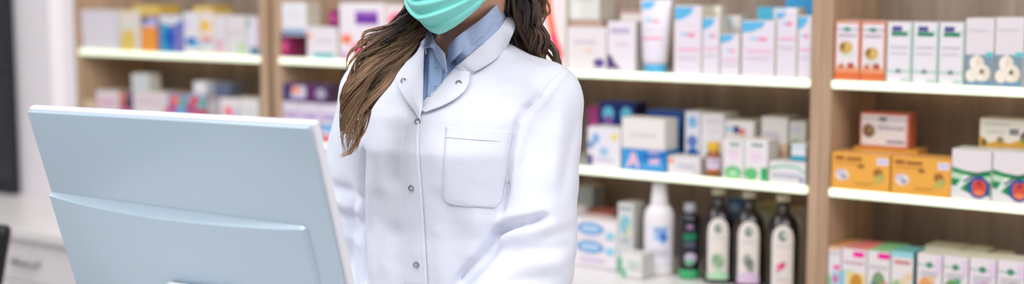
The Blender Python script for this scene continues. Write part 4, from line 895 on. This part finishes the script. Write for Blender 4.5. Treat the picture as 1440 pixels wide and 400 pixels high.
Bc = bvh_of(V, Fq)
Vt, Ft = surface_nets([torso(SECS, .006, .03)] + [sleeves()[0], sleeves()[5]], (-.66, 1.85, .9), (.34, 2.75, 1.46), .006, 3); Btor = bvh_of(Vt, Ft)
def onto(px, py, off=.003, Y=None):
    a = hit(px, py, Bc); b = hit(px, py, Btor)
    if a is None and b is None: return at(px, py, Y or 2.3)
    p = a if b is None or (a is not None and (a - b).length < .02) else b
    return p + (CAM - p).normalized() * off

# shirt under the coat
SHIRT = cloth_mat('shirt_cotton', (160, 190, 230), 900, .1, ((196, 214, 238), 330))
Vs, Fs_ = surface_nets([torso(SECS, -.006, .03), cap(nkB - PZ * .03, nkB + PZ * .02, .058, .054, .02)], (-.4, 2.0, 1.0), (.2, 2.7, 1.46), .006, 2)
cs = Vs[Fs_].mean(1); Fs2 = Fs_[~((np.linalg.norm((cs - nkc)[:, :2], axis=1) < .050) & (cs[:, 2] > 1.39)) & (cs[:, 2] > 1.02)]
# a small opening at the throat
pxs, pys = proj(cs); keep = ~((np.linalg.norm((cs - nkc)[:, :2], axis=1) < .050) & (cs[:, 2] > 1.39)) & (cs[:, 2] > 1.02) & ~(inside(pxs, pys, [(600, 30), (612, 62), (627, 90), (633, 62), (660, 35), (650, 10), (600, 10)]) & (cs[:, 1] < 2.36))
shirt = mk('shirt', Vs - PBn, Fs_[keep], SHIRT, person)
Bs = bvh_of(Vs, Fs_)
def onshirt(px, py, off=.002, Y=2.23):
    h = hit(px, py, Bs); p = h if h is not None and h.y < 2.40 else at(px, py, Y); return p + (CAM - p).normalized() * off

def catu(pts, n):
    pts = [A(p) for p in pts]; P = [2 * pts[0] - pts[1]] + pts + [2 * pts[-1] - pts[-2]]; out = []
    for s in np.linspace(0, len(pts) - 1, n):
        i = min(int(s), len(pts) - 2); t = s - i; a, b, c, d = P[i:i + 4]
        out.append(.5 * ((2 * b) + (c - a) * t + (2 * a - 5 * b + 4 * c - d) * t * t + (3 * b - a - 3 * c + d) * t ** 3))
    return np.array(out)
def cat_(pts, n):
    pts = [A(p) for p in pts]; P = [2 * pts[0] - pts[1]] + pts + [2 * pts[-1] - pts[-2]]; seg = [np.linalg.norm(pts[i + 1] - pts[i]) for i in range(len(pts) - 1)]; cum = np.concatenate([[0], np.cumsum(seg)]); out = []
    for s in np.linspace(0, cum[-1], n):
        i = min(int(np.searchsorted(cum, s, 'right') - 1), len(seg) - 1); t = (s - cum[i]) / seg[i]; a, b, c, d = P[i:i + 4]
        out.append(.5 * ((2 * b) + (c - a) * t + (2 * a - 5 * b + 4 * c - d) * t * t + (3 * b - a - 3 * c + d) * t ** 3))
    return np.array(out)
def strip(name, lines, n, m, material, thick=.0016, bulge=0, parent=person, label=None, paired=False):
    """a cloth sheet through several lines of points, with its own thickness"""
    rows = [(catu if paired else cat_)(l, n) for l in lines]; rows = np.stack(rows)               # k x n x 3
    grid = np.stack([cat_(list(rows[:, i]), m) for i in range(n)])        # n x m x 3
    if bulge:
        du = np.gradient(grid, axis=0); dv = np.gradient(grid, axis=1); nn = np.cross(du, dv); nn /= np.linalg.norm(nn, axis=2)[..., None] + 1e-12
        sgn = np.sign(((A(CAM) - grid) * nn).sum(2))[..., None]; grid = grid + nn * sgn * (np.sin(np.linspace(0, PI, m)) * bulge)[None, :, None]
    V = grid.reshape(-1, 3) - PBn; Fc = [(i * m + j, i * m + j + 1, (i + 1) * m + j + 1, (i + 1) * m + j) for i in range(n - 1) for j in range(m - 1)]
    o = mk(name, V, Fc, material, parent); s = o.modifiers.new('t', 'SOLIDIFY'); s.thickness = thick; s.offset = 0
    b = o.modifiers.new('b', 'BEVEL'); b.width = thick * .3; b.segments = 1; b.limit_method = 'ANGLE'; b.angle_limit = 1.0
    if label: o['label'] = label
    return o
def thread(name, pts, r, material, parent, n=40):
    P = cat_(pts, n); V = []; Fc = []
    for i in range(n):
        t = vnorm(P[min(i + 1, n - 1)] - P[max(i - 1, 0)]); a = vnorm(np.cross(t, A(CAM) - P[i])); b = np.cross(t, a)
        for k in range(6): V.append(P[i] + (a * math.cos(k * PI / 3) + b * math.sin(k * PI / 3)) * r)
    for i in range(n - 1):
        for k in range(6): Fc.append((i * 6 + k, i * 6 + (k + 1) % 6, i * 6 + 6 + (k + 1) % 6, i * 6 + 6 + k))
    return mk(name, np.array(V) - PBn, Fc, material, parent)
def T3(l, f=at): return [f(*q) for q in l]
C_ = lambda l, off: [onto(x, y, off) for x, y in l]

# coat: lapels, collar, placket, pocket
lap = strip('lapel', [C_([(597, 36), (597, 60), (596, 90), (595, 125), (594, 155)], .006), C_([(575, 55), (575, 85), (578, 115), (584, 140), (592, 158)], .011), C_([(552, 80), (554, 108), (562, 128), (577, 150), (590, 168)], .009)], 40, 10, COAT, .0022, label='lapel on the buttoned side under the hair')
lap2 = strip('lapel', [C_([(594, 156), (605, 138), (620, 119), (632, 104), (643, 92)], .007), C_([(596, 157), (614, 143), (632, 130), (644, 117), (652, 100)], .011), C_([(598, 158), (622, 149), (643, 137), (657, 122), (661, 101)], .009)], 40, 10, COAT, .0022, label='lapel with a round corner on the sleeve side')
print('DEPTHS', [round(onto(*q).y, 3) for q in ((640, 94), (650, 86), (663, 77), (680, 63), (594, 155), (660, 100), (669, 100), (682, 93), (698, 82), (712, 66), (721, 47), (576, 66), (556, 120))])
pairs = [(onto(640, 94, .0105), onto(660, 100, .009)), (at(651, 86, 2.230), onto(669, 100, .008)), (at(664, 75, 2.231), onto(682, 93, .007)), (at(680, 61, 2.237), onto(698, 82, .006)),
         (at(698, 45, 2.250), onto(712, 66, .006, 2.25)), (at(709, 30, 2.270), at(721, 47, 2.268)), (at(715, 18, 2.305), at(725, 31, 2.315)), (at(716, 6, 2.33), at(724, 17, 2.365)), (at(706, -6, 2.38), at(714, 9, 2.415)), (at(685, -14, 2.41), at(690, 5, 2.455)),
         (at(655, -14, 2.42), at(655, 6, 2.46)), (at(622, -4, 2.41), at(614, 16, 2.445)), (at(602, 10, 2.37), at(590, 30, 2.40)), (at(595, 28, 2.31), at(579, 48, 2.33)), (at(596, 46, 2.262), onto(576, 66, .009))]
fold = [a for a, b in pairs]; outer = [b for a, b in pairs]
midl = [(a + b) / 2 + (A_ - nkc_).normalized() * .004 for (a, b), A_, nkc_ in ((q, (q[0] + q[1]) / 2, Vector((nkc[0], nkc[1], q[0].z - .03))) for q in pairs)]
col = strip('collar', [fold, midl, outer], 110, 10, COAT, .0024, paired=True)
inner = [A(p) + (nkc * A((1, 1, 0)) + A((0, 0, p[2])) - A(p)) * .05 - PZ * .035 for p in fold]
strip('collar_stand', [[A(p) - PZ * .001 for p in fold], inner], 60, 5, COAT, .0016, parent=person)
dn_ = lambda l: [(l[0][0] + 0 * k, 0) if 0 else tuple(q[:2]) for k, q in enumerate(cat_([(x, y, 0) for x, y in l], 18))]
pl = strip('placket', [C_(dn_([(570, 158), (562, 230), (562, 300), (566, 401)]), -.0016), C_(dn_([(580, 157), (577, 230), (580, 300), (586, 401)]), .0020), C_(dn_([(590.5, 156), (589, 210), (595, 300), (601, 401)]), .0036)], 90, 8, COAT, .0016)
SEAM = mat((216, 218, 230), .8, 'seam')
th = thread('stitching', C_(dn_([(585.5, 172), (585, 212), (591, 300), (597, 399)]), .0042), .00045, SEAM, pl); th['label'] = 'fine grey stitch line'
sm = thread('sleeve_seam', C_([(786, 101), (775, 112), (764, 126), (752, 144), (740, 162)], .0012), .0009, COAT, coat)
def patch(name, cor, nx, ny, off, material, parent, thick):
    (x0, y0), (x1, y1), (x2, y2), (x3, y3) = cor; G = []
    for j in range(ny):
        v = j / (ny - 1)
        for i in range(nx):
            u = i / (nx - 1); r_ = max(0, .12 - u) / .12 * max(0, v - .9) / .1 + max(0, u - .88) / .12 * max(0, v - .9) / .1
            X = (x0 + (x1 - x0) * u) * (1 - v) + (x3 + (x2 - x3) * u) * v; Y_ = (y0 + (y1 - y0) * u) * (1 - v) + (y3 + (y2 - y3) * u) * v
            e = min(u, 1 - u, 1 - v) * 18; G.append(onto(X + (4 * r_ if u < .5 else -4 * r_), Y_ - 5 * r_, off * min(1, .35 + e * .65)))
    G = np.array([A(q) for q in G]); G2 = G.reshape(ny, nx, 3).copy()
    for _ in range(3): G2[1:-1, 1:-1] = G2[1:-1, 1:-1] * .5 + .125 * (G2[:-2, 1:-1] + G2[2:, 1:-1] + G2[1:-1, :-2] + G2[1:-1, 2:])
    Fc = [(j * nx + i, j * nx + i + 1, (j + 1) * nx + i + 1, (j + 1) * nx + i) for j in range(ny - 1) for i in range(nx - 1)]
    o = mk(name, G2.reshape(-1, 3) - PBn, Fc, material, parent); s = o.modifiers.new('t', 'SOLIDIFY'); s.thickness = thick; s.offset = 0; return o
po = patch('chest_pocket', [(627, 178), (722, 185), (704, 294), (621, 288)], 40, 44, .0024, COAT, person, .0012)
thread('stitching', C_([(626, 193), (660, 196), (692, 198), (716, 200)], .0036), .00055, SEAM, po)
thread('stitching', C_([(629, 181), (626, 240), (624.5, 274), (629, 284), (655, 290), (700, 291)], .0034), .0004, SEAM, po)
# press studs: small steel rings
RING = mat((120, 122, 128), .35, 'ring', metal=.6)
def stud(p, nrm, r=.0046, parent=coat, m1=RING, label=None):
    z = Vector(nrm).normalized(); x = z.cross(Vector((0, 0, 1))).normalized(); y = z.cross(x); V = []; Fc = []
    prof = [(r * 1.0, -.001), (r * 1.0, .0008), (r * .86, .0014), (r * .70, .0008), (r * .66, .0001)]; n = 24
    for rr, h in prof:
        for k in range(n): a = 2 * PI * k / n; V.append(Vector(p) + (x * math.cos(a) + y * math.sin(a)) * rr + z * h - PB)
    for j in range(4):
        for k in range(n): Fc.append((j * n + k, j * n + (k + 1) % n, (j + 1) * n + (k + 1) % n, (j + 1) * n + k))
    o = mk('press_stud', V, Fc, m1, parent)
    V = []; Fc = []
    for rr, h in ((r * .64, -.0005), (r * .6, .0007), (r * .3, .0010)):
        for k in range(n): a = 2 * PI * k / n; V.append(Vector(p) + (x * math.cos(a) + y * math.sin(a)) * rr + z * h - PB)
    for j in range(2):
        for k in range(n): Fc.append((j * n + k, j * n + (k + 1) % n, (j + 1) * n + (k + 1) % n, (j + 1) * n + k))
    Fc.append(tuple(2 * n + k for k in range(n))); mk('stud_centre', V, Fc, mat((214, 216, 224), .4, 'stud'), o) if parent is person else None
    return o
for x, y, of in ((587, 171, .0052), (578, 265, .0045), (585, 373, .0062), (567.5, 114, .0135), (645, 117, .0125)):
    p = onto(x, y, of); stud(p, (CAM - p).normalized() * .6 + Vector(PF) * .4, .0048)

# shirt collar, front placket, shirt buttons
SC_ = cloth_mat('shirt_collar', (172, 192, 228), 900, .1, ((212, 222, 240), 330))
sp_ = [(onshirt(629, 66, .006, 2.212), onshirt(646, 96, .004, 2.212)), (at(640, 54, 2.218), at(657, 86, 2.237)), (at(657, 41, 2.222), at(671, 74, 2.239)), (at(675, 28, 2.214), at(686, 62, 2.245)), (at(691, 14, 2.216), at(701, 46, 2.259)), (at(701, 1, 2.25), at(710, 28, 2.281)),
       (at(698, -12, 2.345), at(712, 8, 2.34)), (at(680, -20, 2.375), at(690, 0, 2.39)), (at(650, -20, 2.385), at(650, 2, 2.41)), (at(618, -8, 2.375), at(612, 12, 2.395)), (at(603, 10, 2.345), at(595, 28, 2.36)), (at(600, 32, 2.30), at(591, 50, 2.30)), (at(607, 50, 2.25), at(595, 67, 2.256)), (at(613, 61, 2.235), at(607, 67, 2.236)), (at(626, 77, 2.220), onshirt(626, 80, .005, 2.22))]
sf = [a for a, b in sp_]; so_ = [b for a, b in sp_]
strip('shirt_collar', [sf, [(a + b) / 2 + Vector((0, 0, .002)) for a, b in sp_], so_], 100, 8, SC_, .0016, paired=True)
st = [A(p) + (nkc * A((1, 1, 0)) + A((0, 0, p[2])) - A(p)) * .09 - PZ * .03 for p in sf]
strip('shirt_collar_band', [[A(p) - PZ * .001 for p in sf], st], 60, 5, SC_, .0014)
S_ = lambda l, off: [onshirt(x, y, off) for x, y in l]
strip('shirt_placket', [S_([(604, 84), (602, 105), (600, 130), (599, 152)], .002), S_([(624, 82), (622, 105), (618, 130), (612, 152)], .0035)], 30, 6, SHIRT, .0014)
for x, y in ((614, 95), (611, 122)):
    p = onshirt(x, y, .005); o = stud(p, CAM - p, .0040, shirt, mat((224, 230, 240), .3, 'shirtbutton')); o.name = 'shirt_button'

# ---- face mask
MASK = cloth_mat('mask_fabric', (142, 232, 222), 1400, .25)
nth, nv = 60, 90; V = []; Fc = []
def saw(x): x = x % 1; return x / .78 if x < .78 else 1 - (x - .78) / .22
for j in range(nv + 1):
    v = j / nv
    for i in range(nth + 1):
        t = (i / nth - .5) * 2; th_ = t * math.radians(82)
        hh = .006 - .120 * v; edge = abs(t) ** 1.35
        z = hh * (1 - edge * .66) - edge * .010
        nose = math.exp(-(t / .22) ** 2) * math.exp(-((v - .25) / .3) ** 2)
        rx = .0775 + (.008 if t < 0 else 0) * min(1, -t * 2) - .020 * max(0, v - .35) ** 1.2; ry = .100 + .016 * nose + .008 * math.sin(v * PI) * (1 - edge) - .030 * max(0, v - .72) / .28
        fo = .0062 * (1 - saw(v * 5.2 + .25)) * (1 - edge * .45) * (1 if .12 < v < .97 else .3) + .0010 * math.sin(v * PI * 11 + t * 5) * (1 - edge)
        V.append(hp((rx + fo) * math.sin(th_), -.004 + (ry + fo) * math.cos(th_), z))
V = np.array(V)
for j in range(nv):
    for i in range(nth): k = j * (nth + 1) + i; Fc.append((k, k + 1, k + nth + 2, k + nth + 1))
mo = mk('face_mask', V - PBn, Fc, MASK, person); s = mo.modifiers.new('t', 'SOLIDIFY'); s.thickness = .0014
wht = mat((236, 236, 240), .7, 'loop')
for sg in (-1, 1):
    for dz in (.008, -.03):
        o = thread('ear_loop', [hp(sg * .0745, .012, dz - .004), hp(sg * .079, -.005, dz * .6), hp(sg * .083, -.02, .01 if dz > 0 else -.02), hp(sg * .080, -.032, .0)], .0016, wht, mo, 20)
# eyes and brows
for sg in (-1, 1):
    V1, F1 = lathe([(.0001, -.0105), (.006, -.0088), (.0095, -.005), (.0105, 0), (.0095, .005), (.006, .0088), (.0001, .0105)], 20)
    mk('eye', [Vector(hp(sg * .031, .0728, .016)) + Vector(q) - PB for q in V1], F1, mat((232, 228, 224), .15, 'eye'), person)
    V1, F1 = lathe([(.0050, 0), (.0050, .0006), (.0022, .0008)], 20); z_ = Vector(vnorm(hF)); M_ = z_.to_track_quat('Z', 'Y').to_matrix()
    ir = mk('iris', [M_ @ Vector(q) + Vector(hp(sg * .031, .0828, .014)) - PB for q in V1], F1, mat((74, 50, 36), .1, 'iris'), person)
    V1, F1 = lathe([(.0022, .0004), (.0022, .0010), (.0010, .0011)], 16); mk('pupil', [M_ @ Vector(q) + Vector(hp(sg * .031, .0828, .014)) - PB for q in V1], F1, mat((12, 10, 10), .1, 'pupil'), ir)
    thread('eyebrow', [hp(sg * .015, .090, .036), hp(sg * .032, .087, .042), hp(sg * .050, .070, .036)], .0026, mat((60, 42, 34), .7, 'brow'), person, 16)

# ---- hair
HAIR = bpy.data.materials.new('hair'); HAIR.use_nodes = True; nt = HAIR.node_tree; hb = nt.nodes['Principled BSDF']
vc = nt.nodes.new('ShaderNodeVertexColor'); vc.layer_name = 'tone'; nt.links.new(vc.outputs['Color'], hb.inputs['Base Color']); hb.inputs['Roughness'].default_value = .42; hb.inputs['Specular IOR Level'].default_value = .35
HV = []; HF = []; HT = []
rr = random.Random(11)
def strand(P, r0, r1, tone, tip):
    n = len(P); b = len(HV); T = np.gradient(P, axis=0); T /= np.linalg.norm(T, axis=1)[:, None] + 1e-9
    ref = A((.3, -.9, .2)); a = np.cross(T, ref); a /= np.linalg.norm(a, axis=1)[:, None] + 1e-9; c = np.cross(T, a)
    for i in range(n):
        t = i / (n - 1); r = (r0 + (r1 - r0) * t) * (1 - .85 * max(0, t - .82) / .18)
        g = max(0, min(1, (t - tip[0]) / (tip[1] - tip[0]))); colr = [tone[q] * (1 - g) + tip[2][q] * g for q in range(3)]
        for k in range(4):
            q = k * PI / 2; HV.append(P[i] + (a[i] * math.cos(q) * 1.5 + c[i] * math.sin(q) * .8) * r); HT.append(colr)
    for i in range(n - 1):
        for k in range(4): HF.append((b + i * 4 + k, b + i * 4 + (k + 1) % 4, b + i * 4 + 4 + (k + 1) % 4, b + i * 4 + 4 + k))
    HF.append((b, b + 1, b + 2, b + 3)[::-1]); HF.append(tuple(b + (n - 1) * 4 + k for k in range(4)))
def tone(): 
    k = rr.random(); k = k ** 1.6; c = lin((44 + 46 * k, 33 + 34 * k, 32 + 29 * k)); return c[:3]
def bunch(gl, gr, locks, per, n, r0, tipc, wav=.006, depth=.016, tip=(.5, 1.0), spread=.05, minend=.75):
    """gl, gr: the two side lines of a hanging mass (3-D points); wavy locks of strands run between them"""
    Lc = cat_([A(p) for p in gl], n); Rc = cat_([A(p) for p in gr], n)
    for L_ in range(locks):
        u = (L_ + rr.random()) / locks; w0 = rr.uniform(-1, 1); ph = rr.random() * 6.28; fq = rr.uniform(1.8, 4.2); am = wav * rr.uniform(.5, 1.6); le = rr.uniform(minend, 1); u1 = .5 + (u - .5) * .9 + rr.uniform(-.2, .2); g = rr.random(); tl = tone()
        for s in range(per):
            du, dw = rr.gauss(0, spread), rr.gauss(0, .25); m = max(8, int(n * min(1, le * rr.uniform(.86, 1.04)))); a2 = am * rr.uniform(.7, 1.3); p2 = ph + rr.gauss(0, .35)
            P = np.zeros((m, 3))
            for i in range(m):
                t = i / (n - 1); c0, c1 = Lc[i], Rc[i]; wd = np.linalg.norm(c1 - c0) + 1e-6
                pinch = 1 - .55 * t + .25 * math.sin(9 * t + ph); uu = u + (u1 - u) * t + du * pinch * (.06 / max(wd, .03)) + a2 / wd * math.sin(fq * 6.28 * t + p2) * min(1, t * 2.2)
                c = c0 + (c1 - c0) * min(max(uu, -.1), 1.1); dv = A((c - A(CAM))); dv /= np.linalg.norm(dv)
                P[i] = c + dv * ((w0 + dw) * depth * (1 - .4 * t) + a2 * math.cos(fq * 6.28 * t + p2) * .9)
            tc = tuple(lin(tipc)[q] * (.5 + .6 * g + rr.uniform(-.1, .15)) for q in range(3)); t1 = [q * rr.uniform(.75, 1.3) for q in tl]
            strand(P, r0 * rr.uniform(.7, 1.3), r0 * rr.uniform(.5, .9), t1, (tip[0] * rr.uniform(.8, 1.2), tip[1], tc))
# bunch falling in front of her right shoulder
gl = [hp(-.070, -.01, .05), hp(-.082, .0, -.03), at(574, 6, 2.225), at(556, 30, 2.20), at(528, 58, 2.175), at(505, 86, 2.155), at(490, 122, 2.15), at(481, 160, 2.16), at(482, 195, 2.175), at(484, 221, 2.18)]
gr = [hp(-.068, -.06, .03), hp(-.075, -.05, -.05), at(601, 33, 2.26), at(592, 52, 2.23), at(576, 76, 2.195), at(556, 97, 2.175), at(544, 118, 2.16), at(526, 142, 2.155), at(512, 168, 2.16), at(503, 192, 2.17), at(498, 214, 2.175)]
bunch(gl, gr, 56, 30, 60, .00062, (172, 136, 104), .0105, .017, (.50, .95), .045, .60)
bunch(gl, gr, 24, 6, 50, .0012, (112, 86, 66), .008, .008, (.6, 1.0), .06, .56)
# loose curls at the outer side
for pts in ([(560, 30), (535, 40), (514, 48), (508, 62), (512, 78), (518, 92)], [(566, 22), (548, 36), (530, 41), (512, 47), (507, 60)], [(548, 55), (520, 62), (500, 68), (489, 80), (487, 98)], [(540, 62), (512, 70), (496, 84), (486, 98)], [(530, 80), (508, 92), (496, 104), (487, 108)],
            [(520, 90), (500, 108), (485, 130), (480, 152), (486, 172)], [(510, 120), (490, 140), (482, 165), (484, 184), (478, 193)], [(505, 150), (492, 158), (482, 164)], [(512, 170), (500, 200), (492, 216), (480, 221)], [(515, 150), (505, 185), (502, 200), (490, 214), (478, 219)],
            [(498, 100), (486, 118), (479, 140), (484, 165), (490, 180)], [(556, 36), (528, 50), (505, 66), (492, 72)], [(520, 118), (520, 150), (514, 178), (506, 196), (499, 214)], [(535, 44), (516, 52), (504, 62), (498, 76)]):
    for k in range(3):
        base = cat_([A(at(x + rr.uniform(-2, 2), y + rr.uniform(-2, 2), 2.165 + rr.uniform(-.006, .006))) for x, y in pts], 26); g = rr.random()
        strand(base, .0011, .0006, tone(), (.1, .9, lin((150 + 40 * g, 110 + 34 * g, 78 + 30 * g))[:3]))
# hair behind the left shoulder
gl = [hp(.070, -.02, .05), hp(.078, -.03, -.03), at(700, -6, 2.33), at(708, 10, 2.365), at(720, 32, 2.40), at(724, 62, 2.43), at(728, 100, 2.46)]
gr = [hp(.074, .0, .05), hp(.086, -.005, -.02), at(752, -30, 2.33), at(768, -8, 2.36), at(770, 14, 2.38), at(757, 36, 2.40), at(748, 60, 2.43)]
bunch(gl, gr, 32, 28, 40, .00065, (140, 110, 88), .010, .020, (.35, .9), .05, .62)
bunch(gl, gr, 16, 5, 34, .0015, (110, 80, 60), .006, .014, (.5, 1.0), .06, .6)
for pts in ([(740, -10), (757, 4), (767, 14), (763, 28), (752, 36)], [(735, -10), (752, 12), (756, 28), (748, 42)], [(750, -12), (770, 2), (772, 16), (766, 24)], [(728, -5), (745, 20), (748, 34), (740, 46)], [(745, -10), (764, 10), (768, 20), (758, 40), (744, 48)]):
    for k in range(3):
        base = cat_([A(at(x + rr.uniform(-2, 2), y + rr.uniform(-2, 2), 2.37)) for x, y in pts], 26); g = rr.random(); strand(base, .0010, .0006, tone(), (.1, .9, lin((140 + 40 * g, 104 + 34 * g, 80 + 24 * g))[:3]))
# hair over the skull and down the back
for s in range(700):
    az = rr.uniform(-1, 1) * 2.6; r0 = HC + hU * .13; P = []
    sx = math.sin(az); cy = -math.cos(az * .62) 
    for i in range(22):
        t = i / 21; el = 1.45 - t * 1.75; q = 1.0 + .05 * rr.random() * .1
        x = .084 * math.cos(max(el, -.1)) * sx; y = -.016 + .104 * math.cos(max(el, -.1)) * cy; z = .045 + .092 * math.sin(max(el, -.4))
        if cy > 0: y *= .55
        if el < -.1: z -= (-.1 - el) * .12
        P.append(hp(x, y, z))
    strand(np.array(P), .0032, .0026, tone(), (.9, 1.4, tone()))
glb = [hp(-.07, -.06, .0), hp(-.07, -.075, -.06), hp(-.075, -.10, -.13), hp(-.08, -.125, -.22), hp(-.075, -.14, -.32)]
grb = [hp(.07, -.06, .0), hp(.07, -.075, -.06), hp(.075, -.10, -.13), hp(.08, -.125, -.22), hp(.075, -.14, -.32)]
bunch(glb, grb, 24, 8, 24, .0026, (120, 88, 64), .008, .02, (.4, 1), .06, .8)
hair = mk('hair', np.array(HV) - PBn, HF, HAIR, person)
ca = hair.data.color_attributes.new('tone', 'FLOAT_COLOR', 'POINT'); buf = np.ones((len(HT), 4), np.float32); buf[:, :3] = np.array(HT)
if len(hair.data.vertices) == len(HT): ca.data.foreach_set('color', buf.ravel())
else: print('HAIR MISMATCH')
V1, F1 = surface_nets([ell(hp(0, -.018, .048), (.080, .098, .092), HM), ell(hp(0, -.045, -.0), (.074, .062, .075), HM, .02), (lambda P: np.maximum(-((P - hp(0, .038, .0)) @ hF), (P - hp(0, 0, .088)) @ hU).astype(np.float32), HC - .2, HC + .2, 'cut')], HC - .16, HC + .16, .006, 2)
sc_ = mk('hair_base', V1 - PBn, F1, mat((58, 42, 36), .6, 'hairbase'), hair)


# ------------------------------------------------------------------ light
w = bpy.data.worlds.new('world'); SC.world = w; w.use_nodes = True
w.node_tree.nodes['Background'].inputs['Color'].default_value = (.93, .95, 1.0, 1); w.node_tree.nodes['Background'].inputs['Strength'].default_value = .50
def area(name, loc, tgt, size, power, col=(1, 1, 1)):
    l = bpy.data.lights.new(name, 'AREA'); l.shape = 'RECTANGLE'; l.size, l.size_y = size; l.energy = power; l.color = col
    o = bpy.data.objects.new(name, l); COL.objects.link(o); o.location = loc
    o.rotation_euler = (Vector(tgt) - Vector(loc)).to_track_quat('-Z', 'Y').to_euler(); return o
area('ceiling_light_front', (.5, .9, 2.75), (-.2, 2.4, 1.0), (1.8, 1.2), 24, (1, .985, .97))
area('ceiling_light_left', (-1.3, 1.5, 2.7), (-1.2, 3.4, .9), (1.4, 1.4), 36, (.95, .975, 1))
area('pillar_fill', (-.75, 2.75, 2.75), (-1.6, 4.2, 1.0), (1.0, 1.0), 21, (1, .98, .98))  # unseen fill lamp, added to brighten the white pillar and nearby drawers
area('ceiling_light_right', (1.4, .8, 2.75), (1.0, 3.0, 1.1), (1.2, 1.2), 15, (1, .98, .95))
SC.view_settings.view_transform = 'Standard'; SC.view_settings.look = 'None'; SC.view_settings.gamma = 1
SC.view_settings.use_curve_mapping = False; SC.view_settings.exposure = -0.09
